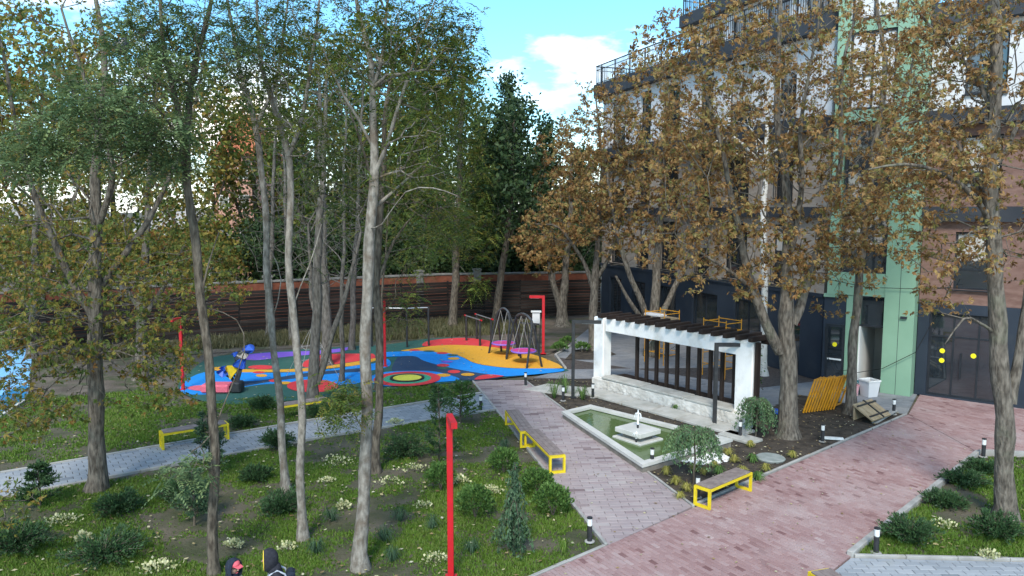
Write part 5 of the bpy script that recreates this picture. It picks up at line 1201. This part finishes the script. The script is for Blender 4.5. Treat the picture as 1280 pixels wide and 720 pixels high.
# --- the two brown trunks before the fence, dark conifers and background trees
NG = 'tall trees by the fence'
tree('tall_tree', 'straight brown trunk before the fence behind the pull up bar', 41.5,
     [[(566, 413, 0, .34), (568, 370, 0, .29), (571, 300, 0, .26), (575, 200, 0, .2), (578, 90, 0, .1)]],
     [(575, 180, 45, 110, 0, 2.6, 150), (585, 285, 42, 50, -.5, 1.8, 70), (600, 355, 16, 16, -.8, .6, 14)], 'bark_d', 'leaf_green', 'pinn', 141, size=.55, per=3, group=NG, leafr=.25)
tree('tall_tree', 'leaning brown trunk before the fence behind the nest swings', 43.0,
     [[(618, 407, 0, .32), (624, 360, 0, .28), (632, 310, 0, .24), (640, 230, 0, .18), (642, 150, 0, .1)], [(631, 315, 0, .1), (650, 270, .3, .07)]],
     [(635, 240, 45, 70, 0, 2.4, 110), (640, 170, 35, 50, 0, 2, 60)], 'bark_d', 'leaf_dark', 'simp', 142, size=.3, per=6, group=NG, leafr=.35)
def conifer(px, py, top, Y, w, seed, label, m='leaf_dark', bend=0):
    k = Y / F_PX; n = 26; b0 = at(px, py, Y); lim = [[(px, py, 0, .3), (px + bend * .3, (py + top) / 2, 0, .2), (px + bend, top, 0, .03)]]
    cr = []
    for i in range(9):
        t = i / 8; cr.append((px + bend * t, py - 60 + (top + 8 - py + 60) * t, w * (1 - t) + 5, (py - top) / 11, 0, (w * (1 - t) + 5) * k, int(34 * (1 - t) + 7)))
    return tree('conifer', label, Y, lim, cr, 'bark_d', m, 'simp', seed, size=.28, per=7, leafr=.28, bf=.6, group='dark conifers beyond the fence', maxdown=6, leaf_k=4)
conifer(641, 380, 98, 52, 68, 151, 'tall dark conifer with bare bent tip in the centre background', bend=-6)
conifer(600, 380, 150, 56, 60, 152, 'dark conifer left of the tallest conifer')
conifer(682, 380, 150, 55, 58, 153, 'dark conifer right of the tallest conifer')
conifer(520, 380, 120, 57, 75, 154, 'broad dark conifer behind the pale grey tree')
conifer(445, 380, 150, 58, 75, 155, 'dark conifer behind the bare grey trunks')
conifer(375, 380, 170, 55, 65, 156, 'dark conifer behind the close pair of slim trees')
conifer(725, 380, 190, 57, 50, 158, 'dark conifer just left of the apartment building')
def back(px, top, Y, w, seed, label, m='leaf_green', n=190, size=.34):
    tree('background_tree', label, Y, [[(px, 375, 0, .35), (px + 4, 310, 0, .28), (px, 220, 0, .2), (px + 5, top + 40, 0, .08)], [(px, 320, 0, .16), (px + w * .5, 240, .5, .1), (px + w * .7, 170, .8, .04)], [(px, 310, 0, .16), (px - w * .5, 230, -.5, .1), (px - w * .7, 160, -.8, .04)]],
         [(px, (top + 300) / 2 - 10, w, (300 - top) / 2, 0, w * Y / F_PX * .8, n), (px, 300, w * .9, 50, 0, w * Y / F_PX * .7, n // 4)], 'bark_d', m, 'simp', seed, size=size, per=5, group='trees beyond the fence', leafr=.4, leaf_k=3)
back(545, 60, 50, 70, 161, 'tall green tree beyond the fence left of the conifers', n=230)
back(470, 30, 52, 80, 162, 'tall green tree beyond the fence behind the pale grey tree', n=230)
back(395, 50, 49, 75, 163, 'tall green tree beyond the fence behind the slim pair', n=200)
back(318, 110, 52, 60, 164, 'olive tree beyond the fence right of the brick house', 'leaf_mixed', 130)
back(235, 60, 48, 80, 165, 'olive yellow tree beyond the fence left of the brick house', 'leaf_mixed', 170)
back(140, 40, 50, 90, 166, 'brownish tree beyond the fence above the pale house', 'leaf_mixed', 190)
back(50, 20, 46, 90, 167, 'brownish tall tree beyond the fence at far left', 'leaf_mixed', 190)
back(-50, 60, 45, 90, 168, 'brownish tree beyond the fence at the left border', 'leaf_mixed', 150)
# hedge-like understory behind the fence, one bush each
for k, (px, Y, w, m) in enumerate(((330, 46, 45, 'leaf_dark'), (400, 47, 50, 'leaf_dark'), (470, 48, 50, 'leaf_dark'), (540, 49, 50, 'leaf_dark'), (600, 49, 45, 'leaf_dark'), (660, 50, 45, 'leaf_dark'), (715, 50, 40, 'leaf_dark'), (250, 44, 55, 'leaf_mixed'), (160, 43, 60, 'leaf_mixed'), (60, 41, 70, 'leaf_mixed'))):
    tree('tall_shrub', ['leftmost dark bush', 'dark bush behind the bare trunks', 'dark bush behind the pale grey tree', 'dark bush behind the straight brown trunk', 'dark bush under the conifers', 'dark bush behind the leaning brown trunk', 'dark bush beside the building corner', 'olive bush left of the dark bushes', 'olive bush below the pale house', 'olive bush at the far left'][k] + ' rising over the fence', Y,
         [[(px, 395, 0, .12), (px + 3, 340, 0, .08), (px, 285, 0, .03)], [(px, 370, 0, .07), (px + w * .5, 320, .3, .03)], [(px, 370, 0, .07), (px - w * .5, 320, .3, .03)]],
         [(px, 318, w, 42, 0, 1.8, 110)], 'bark_d', m, 'simp', 171 + k, size=.26, per=7, leafr=.35, group='bushes behind the fence', leaf_k=4)
# ------------------------------------------------------------------ shrubs and small plants
def cloud(r, n, R, size, up=.3, shell=.5, asp=.35, z0=0.0):
    d = rand_dirs(r, n); d[:, 2] = np.abs(d[:, 2]) * 1.0 - .12
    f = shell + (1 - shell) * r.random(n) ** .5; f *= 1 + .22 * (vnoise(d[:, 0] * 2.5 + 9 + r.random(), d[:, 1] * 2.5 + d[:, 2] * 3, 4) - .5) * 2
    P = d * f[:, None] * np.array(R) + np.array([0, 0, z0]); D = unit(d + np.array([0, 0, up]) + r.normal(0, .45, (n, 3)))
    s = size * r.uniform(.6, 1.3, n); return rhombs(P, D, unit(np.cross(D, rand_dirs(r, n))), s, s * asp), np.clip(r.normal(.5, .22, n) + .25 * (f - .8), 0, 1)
def foliage(t, V, sh, m, name='foliage'): return link(name, np_mesh(name, V.reshape(-1, 3), np.arange(len(V) * 4).reshape(-1, 4), M[m], sh), t)
def stems(t, r, n, R, h, m='bark_d', rad=.012, name='stem'):
    b = Tubes()
    for _ in range(n):
        a = r.uniform(0, 6.283); e = np.array([math.cos(a) * R, math.sin(a) * R, h * r.uniform(.6, 1)]); b.add(np.array([[0, 0, -.05], e * np.array([.35, .35, .5]), e]), [rad, rad * .8, rad * .4], 5)
    link(name, b.mesh(name, M[m]), t)
seedc = [500]
def ball(px, py, R, H, label, m='leaf_shrub', n=1500, size=.07):
    seedc[0] += 1; r = np.random.default_rng(seedc[0]); t = empty('globe_shrub', g(px, py), 0, label, 'shrub', 'shrubs on the lawns')
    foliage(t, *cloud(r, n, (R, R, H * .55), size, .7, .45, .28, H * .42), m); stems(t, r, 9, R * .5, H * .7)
for a in ((630, 590, .36, .62, 'round light green shrub left of the two end to end benches'), (594, 646, .38, .72, 'round light green shrub just right of the near red lamp post'),
          (551, 612, .33, .68, 'round green shrub just left of the near red lamp post'), (671, 620, .38, .66, 'round green shrub behind the weeping cedar'), (691, 643, .38, .7, 'round green shrub between weeping cedar and pink path')): ball(*a)
def juniper(px, py, R, H, label, m='leaf_juniper', n=70, size=.07):
    seedc[0] += 1; r = np.random.default_rng(seedc[0]); R *= .87; H *= .9; t = empty('juniper', g(px, py), 0, label, 'shrub', 'spreading junipers'); b = Tubes(); Vs, Ss = [], []
    for _ in range(n):
        a = r.uniform(0, 6.283); q = r.uniform(.35, 1.1); e = np.array([math.cos(a) * R * q, math.sin(a) * R * q, H * r.uniform(.25, 1.05) * (1.25 - q * .6)])
        tt = np.linspace(0, 1, 9)[:, None]; ln = e * tt + np.array([0, 0, .15 * H]) * np.sin(tt * math.pi); b.add(ln, np.linspace(.012, .004, 9), 4)
        ii = np.repeat(np.arange(2, 9), 9); P = ln[ii] + r.normal(0, .025, (len(ii), 3)); d = unit(unit(e) + r.normal(0, .5, (len(ii), 3)) + np.array([0, 0, .25])); s = size * r.uniform(.6, 1.4, len(ii))
        Vs.append(rhombs(P, d, unit(np.cross(d, rand_dirs(r, len(ii)))), s, s * .16)); Ss.append(np.clip(r.normal(.4, .2, len(ii)) + .3 * (ii / 8 - .5), 0, 1))
    link('branches', b.mesh('branches', M['bark_d']), t); foliage(t, np.concatenate(Vs), np.concatenate(Ss), m)
for a in ((1138, 677, .62, .55, 'spreading juniper at the lower right lawn corner by the bollard'), (1246, 672, .62, .55, 'spreading juniper before the thick right hand trunk'),
          (1205, 605, .6, .35, 'low juniper in the middle of the right lawn'), (1180, 630, .5, .3, 'low greyish juniper near the right kerb'), (1228, 590, .5, .32, 'small juniper at the top of the right lawn'),
          (505, 570, .7, .62, 'dark spreading juniper left of the young pines'), (353, 640, .52, .5, 'dark juniper at the foot of the rear slim tree'),
          (347, 560, .55, .6, 'juniper beside the grey path behind the slim pair'), (327, 511, .5, .5, 'small dark juniper before the playground edge'), (303, 533, .45, .35, 'low juniper beyond the grey path right of the bench'),
          (150, 640, .55, .5, 'dark juniper at the foot of the thick chestnut'), (230, 625, .7, .5, 'dark juniper left of the leftmost slim tree'), (130, 700, .9, .55, 'large dark juniper spreading at the lower left'),
          (25, 690, .8, .6, 'dark juniper in the lower left corner'), (320, 600, .4, .4, 'small juniper left of the slim pair'), (400, 520, .5, .45, 'juniper beside the hidden bench')): juniper(*a)
def pine(px, py, H, R, label, m='leaf_juniper', seed=None, size=.1):
    seedc[0] += 1; r = np.random.default_rng(seedc[0]); t = empty('young_pine', g(px, py), 0, label, 'shrub', 'young pines'); b = Tubes(); Vs, Ss = [], []
    b.add(np.array([[0, 0, -.05], [0.02, 0, H * .5], [0, 0, H]]), [.03, .02, .008], 6)
    for _ in range(46):
        z = H * r.uniform(.1, .97); a = r.uniform(0, 6.283); l = R * (1 - z / H * .75) * r.uniform(.7, 1.15); e = np.array([math.cos(a) * l, math.sin(a) * l, z + l * .45])
        tt = np.linspace(0, 1, 7)[:, None]; s0 = np.array([0, 0, z]); ln = s0 + (e - s0) * tt; b.add(ln, np.linspace(.012, .005, 7), 4)
        ii = np.repeat(np.arange(2, 7), 12); P = ln[ii] + r.normal(0, .015, (len(ii), 3)); d = unit(unit(e - s0) * .8 + r.normal(0, .55, (len(ii), 3)) + np.array([0, 0, .2])); s = size * r.uniform(.6, 1.3, len(ii))
        Vs.append(rhombs(P, d, unit(np.cross(d, rand_dirs(r, len(ii)))), s, s * .13)); Ss.append(np.clip(r.normal(.45, .2, len(ii)), 0, 1))
    link('trunk', b.mesh('trunk', M['bark_d']), t); foliage(t, np.concatenate(Vs), np.concatenate(Ss), m)
pine(549, 577, 2.0, .55, 'taller young pine in front of the pink path corner'); pine(575, 527, 1.2, .75, 'bushy young pine beside the grey path end', 'leaf_shrub'); pine(50, 632, .9, .5, 'young pine at the left end of the grey path'); pine(262, 596, 1.6, .5, 'feathery young conifer behind the leftmost slim tree', 'leaf_cedar'); pine(243, 655, 1.1, .5, 'bushy young conifer left of the leftmost slim tree', 'leaf_cedar')
# weeping cedar
def weeping(px, py, H, R, label, name='weeping_cedar', m='leaf_cedar', clear=0.0, n=90, size=.05, strand=1.0):
    seedc[0] += 1; r = np.random.default_rng(seedc[0]); t = empty(name, g(px, py), 0, label, 'shrub'); b = Tubes(); Vs, Ss = [], []
    b.add(np.array([[0, 0, -.05], [.04, .0, H * .5], [0, 0, H * .97]]), [.028, .022, .012], 6)
    for _ in range(n):
        z = H if clear else H * r.uniform(.25, 1); a = r.uniform(0, 6.283); l = R * (r.uniform(.55, 1.05) if clear and r.random() < .75 else r.uniform(.15, .9)) * (1 if clear else (1.2 - z / H) * (.35 + 1.0 * (math.sin(a * 2 + z * 5) > .2) + .3 * (math.cos(a - 2.8) > .6))); dr_ = (H - clear) * r.uniform(.45, .95) * strand if clear else z * r.uniform(.5, .95)
        tt = np.linspace(0, 1, 12)[:, None]; ln = np.array([0, 0, z]) + np.concatenate([math.cos(a) * l * np.sqrt(tt), math.sin(a) * l * np.sqrt(tt), .12 * np.sin(tt * 3.14) * (1 if clear else .3) - dr_ * tt ** 1.6], 1); ln += r.normal(0, .012, ln.shape)
        b.add(ln, np.linspace(.007, .002, 12), 4)
        ii = np.repeat(np.arange(1, 12), 8); P = ln[ii] + r.normal(0, .022, (len(ii), 3)); d = unit(r.normal(0, .4, (len(ii), 3)) + np.array([0, 0, -1.])); s = size * r.uniform(.7, 1.4, len(ii))
        Vs.append(rhombs(P, d, unit(np.cross(d, rand_dirs(r, len(ii)))), s, s * .2)); Ss.append(np.clip(r.normal(.5, .1, len(ii)) + r.normal(0, .3), 0, 1))
    link('trunk', b.mesh('trunk', M['bark_d']), t); foliage(t, np.concatenate(Vs), np.concatenate(Ss), m)
weeping(643, 690, 1.75, .75, 'drooping weeping cedar on the near lawn beside the pink path', m='leaf_cedar', n=48, size=.075)
weeping(866, 606, 1.32, .72, 'weeping standard shrub between the pool corner and the bench', 'weeping_standard', 'leaf_weep', .5, 75, .06)
weeping(944, 548, 1.1, .62, 'weeping standard shrub between the pergola and the large trunk', 'weeping_standard', 'leaf_weep', .25, 65, .06)
# cream variegated ground cover clumps
def clump(px, py, R, label, m='leaf_cream', n=150, size=.05, H=.13):
    seedc[0] += 1; r = np.random.default_rng(seedc[0]); t = empty('variegated_clump', g(px, py), 0, label, 'plant', 'cream variegated plants on the lawn')
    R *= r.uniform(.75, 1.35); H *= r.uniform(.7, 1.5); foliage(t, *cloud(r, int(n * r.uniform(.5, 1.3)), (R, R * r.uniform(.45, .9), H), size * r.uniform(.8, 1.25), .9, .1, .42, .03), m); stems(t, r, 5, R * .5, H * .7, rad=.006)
for a in ((78, 652, .34, 'round cream variegated clump below the thick chestnut'), (421, 580, .38, 'large cream variegated clump right of the slim pair'), (408, 603, .26, 'small cream clump right of the front slim tree'),
          (319, 598, .26, 'cream clump left of the rear slim tree'), (487, 606, .3, 'cream clump right of the dark brown trunk'), (517, 588, .3, 'cream clump below the dark spreading juniper'), (529, 634, .22, 'small cream clump left of the lamp post'),
          (575, 604, .24, 'cream clump right of the lamp post shrub'), (615, 617, .24, 'cream clump beside the round shrub by the lamp post'), (293, 684, .22, 'small cream clump above the two people'), (360, 687, .2, 'cream clump behind the hooded person with straps'),
          (200, 712, .34, 'cream clump at the bottom left edge'), (1178, 660, .22, 'cream leafy plant between the two right junipers'), (1235, 698, .2, 'small cream clump at the grey path edge lower right'), (545, 703, .28, 'cream clump near the foot of the red lamp'),
          (430, 636, .16, 'tiny cream clump left of the pale grey trunk'), (495, 530, .2, 'cream sprig by the grey path bend'), (105, 676, .18, 'small cream sprig at lower left')): clump(*a)
# golden sedge tufts in the bed
def tuft(px, py, R, H, label, m='leaf_goldgrass', n=90, name='sedge_tuft', w=.008, group='golden grass tufts in the planting bed'):
    seedc[0] += 1; r = np.random.default_rng(seedc[0]); p = g(px, py); p[2] = -.02; t = empty(name, p, 0, label, 'plant', group)
    a = r.uniform(0, 6.283, n); l = R * r.uniform(.4, 1.1, n); h = H * r.uniform(.5, 1.1, n); V = []
    side = np.stack([-np.sin(a), np.cos(a), 0 * a], 1) * w; b0 = np.stack([np.cos(a) * .03, np.sin(a) * .03, 0 * a], 1); m1 = np.stack([np.cos(a) * l * .45, np.sin(a) * l * .45, h], 1); e = np.stack([np.cos(a) * l, np.sin(a) * l, h * r.uniform(.2, .9, n)], 1)
    V = np.concatenate([np.stack([b0 - side, b0 + side, m1 + side, m1 - side], 1), np.stack([m1 - side, m1 + side, e + side * .2, e - side * .2], 1)]); sh = np.tile(np.clip(r.normal(.55, .25, n), 0, 1), 2)
    foliage(t, V, sh, m, 'blades')
for a in ((833, 592, .2, .2, 'golden tuft at the pool corner'), (845, 605, .2, .2, 'golden tuft left of the near weeping shrub'), (858, 613, .2, .2, 'golden tuft behind the bench left leg'), (868, 588, .18, .18, 'golden tuft below the white pebbles'), (880, 592, .18, .18, 'golden tuft between pebbles and bench'),
          (910, 568, .22, .2, 'golden tuft right of the white pebbles'), (918, 577, .2, .18, 'second golden tuft right of the pebbles'), (928, 590, .18, .18, 'golden tuft at the bench right end'), (957, 588, .2, .18, 'golden tuft below the stone disc'), (990, 571, .18, .18, 'golden tuft right of the stone disc'),
          (938, 558, .16, .18, 'golden tuft under the right weeping shrub'), (850, 622, .18, .16, 'golden tuft at the pink path edge'), (893, 583, .16, .16, 'small golden tuft above the bench')): tuft(*a)
for a in ((898, 592, 'dark green tuft behind the bench seat'), (941, 577, 'dark green tuft left of the stone disc'), (947, 600, 'dark green tuft at the bench right leg'), (815, 497, 'dark green tuft behind the pool'), (760, 487, 'green tuft at the left pergola pillar'), (785, 490, 'green plant between pool and pergola'), (845, 512, 'green plant behind the fountain')):
    tuft(a[0], a[1], .22, .22, a[2], 'leaf_shrub', 90, 'green_tuft', .012, 'green tufts in the planting bed')
for a in ((693, 497, .5, .6, 'tall reedy grass left of the black lamp post'), (706, 492, .5, .65, 'tall reedy grass behind the black lamp post'), (728, 499, .45, .5, 'tall reedy grass right of the black lamp post')): tuft(a[0], a[1], a[2], a[3], a[4], 'leaf_shrub', 55, 'ornamental_grass', .007, 'tall grasses by the black lamp post')
for k, (px, py) in enumerate(((710, 432), (728, 440), (700, 440))): ball(px, py, .35, .45, ['small green shrub in the courtyard bed by the chestnut', 'green shrub at the courtyard bed edge', 'low shrub near the playground tip'][k], n=500, size=.1)
# low sprawling plants over the lawn
for k, (px, py, R_, lab) in enumerate(((630, 560, .3, 'sparse grey green plant'), (395, 690, .35, 'thin twiggy plant below the front slim tree'), (480, 675, .4, 'grey twiggy plant right of the pale grey trunk'), (500, 650, .35, 'grey lavender like plant in the lawn centre'), (540, 660, .3, 'grey plant left of the lamp post foot'), (415, 650, .35, 'grey plant left of the pale trunk'), (590, 690, .3, 'low plant by the weeping cedar'), (705, 690, .25, 'bright grass tuft near the path tip'), (490, 700, .3, 'low plant at the bottom beside the pale trunk'))):
    tuft(px, py, R_, .28, lab, 'leaf_cedar' if k != 7 else 'grass', 80, 'low_plant', .0045, 'low plants on the near lawn')
# climber on the right pergola pillar
p = Vector(g(943, 520)); t = empty('climbing_vine', p, 0, 'green climbing vine on the side of the right pergola pillar', 'vine'); r = np.random.default_rng(777)
n = 420; P = np.stack([r.normal(0, .1, n), r.normal(.1, .12, n), r.random(n) ** 1.3 * 2.3], 1); D = unit(r.normal(0, .6, (n, 3)) + np.array([-.1, -.5, -.3])); s = .09 * r.uniform(.6, 1.3, n)
foliage(t, rhombs(P, D, unit(np.cross(D, rand_dirs(r, n))), s, s * .4), r.random(n), 'leaf_shrub'); b = Tubes(); b.add(np.array([[0, .1, -.05], [.05, .12, 1], [0, .1, 2.3]]), [.012, .01, .005], 5); link('stem', b.mesh('stem', M['bark_d']), t)
# dark bag caught in the branches
bm_ = MB(); c = at(153, 57, 16.0); bm_.lathe([(.02, .19), (.06, .14), (.13, .05), (.165, -.05), (.14, -.15), (.05, -.2)], n=12, sx=1, sy=.8)
o = bm_.build('plastic_bag', mat('black_plastic', (.012, .013, .018), rough=.35, spec=.6, bump=.8, bscale=14, c2=(.02, .02, .026)), None, c, smooth=True); o.rotation_euler = (.2, .5, .3); tag(o, 'dark plastic bag caught high in the left tree branches', 'bag')

# ------------------------------------------------------------------ two people at the bottom edge
M['skin'] = mat('skin', (.48, .28, .21), (.42, .24, .18), 8, .55); M['hood1'] = mat('navy_cloth', (.012, .018, .032), (.02, .028, .045), 20, .9, .5, 90); M['hood2'] = mat('charcoal_cloth', (.018, .019, .026), (.03, .031, .04), 20, .9, .5, 90)
M['trouser'] = mat('dark_trousers', (.03, .032, .04), (.045, .047, .055), 15, .9); M['shoe'] = mat('dark_shoe', (.02, .018, .016), None, rough=.6); M['coral'] = mat('coral_cap', (.68, .13, .16), (.6, .11, .14), 20, .8); M['cream'] = mat('pale_yellow_vest', (.62, .62, .35), (.55, .55, .3), 20, .85); M['strap'] = mat('grey_strap', (.36, .39, .44), None, rough=.7); M['trim'] = mat('yellow_trim', (.75, .55, .06), None, rough=.8)
def person(loc, rz, top, label, jacket, bend, scale=1.0):
    J = {}; E_ = []
    def v(n, p, r): J[n] = (p, r)
    lean = bend
    v('pel', (0, 0, .95), .135); v('belly', (0, .02 + lean * .1, 1.1), .14); v('chest', (0, lean * .35, 1.3), .155); v('neckb', (0, lean * .55, 1.45), .085); v('neck', (0, lean * .62, 1.51), .058); v('head1', (0, lean * .75 + .01, 1.6), .088); v('head2', (0, lean * .8 + .02, 1.68), .095)
    ch = [('pel', 'belly'), ('belly', 'chest'), ('chest', 'neckb'), ('neckb', 'neck'), ('neck', 'head1'), ('head1', 'head2')]
    for s, k in ((-1, 'l'), (1, 'r')):
        v('hip' + k, (s * .1, 0, .9), .105); v('knee' + k, (s * .12, .03, .5), .068); v('ank' + k, (s * .13, -.02, .09), .045); v('toe' + k, (s * .14, .16, .04), .04)
        v('sh' + k, (s * .18, lean * .42, 1.4), .075); v('elb' + k, (s * .26, lean * .35 + .03, 1.13), .052); v('wri' + k, (s * .2, lean * .35 + .24, 1.02), .036); v('palm' + k, (s * .18, lean * .35 + .31, 1.01), .034)
        ch += [('pel', 'hip' + k), ('hip' + k, 'knee' + k), ('knee' + k, 'ank' + k), ('ank' + k, 'toe' + k), ('chest', 'sh' + k), ('sh' + k, 'elb' + k), ('elb' + k, 'wri' + k), ('wri' + k, 'palm' + k)]
        for f in range(5):
            x = s * (.18 - .03 * s * 0) + (f - 2) * .019; l = (.05, .085, .095, .088, .068)[f]
            y0 = lean * .35 + .33
            if f == 0: x += -s * .02; v('f%d' % f + k, (x, y0 - .01, 1.0), .012); v('t%d' % f + k, (x - s * .02, y0 + .03, .98), .009)
            else: v('f%d' % f + k, (x, y0 + .02, 1.0), .011); v('t%d' % f + k, (x, y0 + l * .8, .975), .0085)
            ch += [('palm' + k, 'f%d' % f + k), ('f%d' % f + k, 't%d' % f + k)]
    names = list(J); me = bpy.data.meshes.new('body'); me.from_pydata([J[n][0] for n in names], [(names.index(a), names.index(b)) for a, b in ch], [])
    tmp = bpy.data.objects.new('body_tmp', me); C.objects.link(tmp); sk = tmp.modifiers.new('s', 'SKIN'); ss = tmp.modifiers.new('ss', 'SUBSURF'); ss.levels = 2; ss.render_levels = 2
    if not me.skin_vertices: me.attributes  # created with the modifier
    if not me.skin_vertices:
        bpy.context.view_layer.objects.active = tmp; bpy.ops.mesh.customdata_skin_add()
    for i, n in enumerate(names): me.skin_vertices[0].data[i].radius = (J[n][1], J[n][1]); me.skin_vertices[0].data[i].use_root = (n == 'pel')
    dg = bpy.context.evaluated_depsgraph_get(); dg.update(); body = bpy.data.meshes.new_from_object(tmp.evaluated_get(dg)); bpy.data.objects.remove(tmp)
    body.materials.clear()
    for m_ in (M[jacket], M['trouser'], M['skin'], M['shoe']): body.materials.append(m_)
    for p in body.polygons:
        c = p.center; p.use_smooth = True
        p.material_index = 2 if (c.z > 1.5 or (c.y > lean * .35 + .26 and .85 < c.z < 1.1 and abs(c.x) < .26)) else 3 if c.z < .1 else 1 if c.z < .93 else 0
    t = empty('person', loc, rz, label, 'person'); t.scale = (scale,) * 3
    bd = link('body', body, t); hy, hz = lean * .8 + .02, 1.66
    # face
    MB().tube([(0, hy + .088, hz + .02), (0, hy + .122, hz - .03), (0, hy + .09, hz - .045)], [.01, .018, .008], 7).build('nose', M['skin'], bd, smooth=True)
    for s in (-1, 1): MB().lathe([(.002, -.008), (.012, 0), (.002, .008)], (s * .035, hy + .093, hz + .022), 8).build('eye', M['black'], bd)
    MB().tube([(-.03, hy + .085, hz - .078), (0, hy + .096, hz - .08), (.03, hy + .085, hz - .078)], [.004, .008, .004], 6).build('mouth', M['coral'], bd)
    # hood: shell with an oval opening to the front
    N, K = 20, 12; vs, fs = [], []
    for i in range(K):
        ph_ = math.radians(62) + (math.pi - math.radians(62)) * i / (K - 1)      # from the opening rim to the back
        for j in range(N):
            a = 6.2832 * j / N; rr = math.sin(ph_); x, z = math.cos(a) * rr * .135, math.sin(a) * rr * .165; y = math.cos(ph_) * .15
            sag = max(0, -math.sin(a)) * .05; vs.append((x * (1 + .25 * max(0, -math.sin(a)) * (1 - i / K)), hy + .01 + y - .0 * sag, hz + .005 + z - sag + .02 * (i / K) * max(0, math.sin(a))))
    fs = [(i * N + j, i * N + (j + 1) % N, (i + 1) * N + (j + 1) % N, (i + 1) * N + j) for i in range(K - 1) for j in range(N)]
    hd = MB().add(vs, fs).build('hood', M[jacket], t, smooth=True); mo = hd.modifiers.new('thick', 'SOLIDIFY'); mo.thickness = .018; mo.offset = 1
    MB().lathe([(.10, 1.41), (.135, 1.45), (.125, 1.52), (.09, 1.57)], (0, lean * .6, 0), 16).build('collar', M[jacket], t, smooth=True)
    return t, hd, vs[:N], hy, hz
pA = at(287, 720, 10.75); tA, hA, rimA, hy, hz = person((pA[0], 10.75, -.03), math.radians(-118), 0, 'smaller person in dark navy hood and coral cap with pale yellow vest', 'hood1', .12, .775)
MB().lathe([(.105, .0), (.108, .05), (.08, .1), (.02, .115)], (0, hy + .02, hz + .045), 16).build('cap', M['coral'], tA, smooth=True)
MB().add([(-.08, hy + .08, hz + .06), (.08, hy + .08, hz + .06), (.06, hy + .2, hz + .035), (-.06, hy + .2, hz + .035), (-.08, hy + .08, hz + .07), (.08, hy + .08, hz + .07), (.06, hy + .2, hz + .045), (-.06, hy + .2, hz + .045)], [(3, 2, 1, 0), (4, 5, 6, 7), (0, 1, 5, 4), (1, 2, 6, 5), (2, 3, 7, 6), (3, 0, 4, 7)]).build('cap_peak', M['coral'], tA)
for s in (-1, 1): MB().tube([(s * .13, .02, .98), (s * .15, .17, 1.2), (s * .15, .17, 1.36), (s * .13, .08, 1.47), (s * .14, -.08, 1.4), (s * .14, -.12, 1.1)], [.03, .05, .05, .045, .05, .04], 8).build('vest_panel', M['cream'], tA, smooth=True)
pB = at(354, 720, 10.85); tB, hB, rimB, hy, hz = person((pB[0], 10.85, -.03), math.radians(106), 0, 'person in charcoal hood with yellow trim and grey backpack straps', 'hood2', .26, .83)
MB().tube([Vector(q) + Vector((0, .012, 0)) for q in rimB] + [Vector(rimB[0]) + Vector((0, .012, 0))], .011, 6).build('hood_trim', M['trim'], tB, smooth=True)
for s in (-1, 1): MB().tube([(s * .12, .21, 1.08), (s * .13, .27, 1.25), (s * .125, .22, 1.42), (s * .12, .1, 1.475), (s * .12, -.03, 1.4), (s * .12, -.1, 1.2)], [.018] * 6, 6).build('strap', M['strap'], tB, smooth=True)
MB().bbox((0, -.13, 1.2), (.28, .16, .42), .04).build('backpack', M['hood1'], tB)
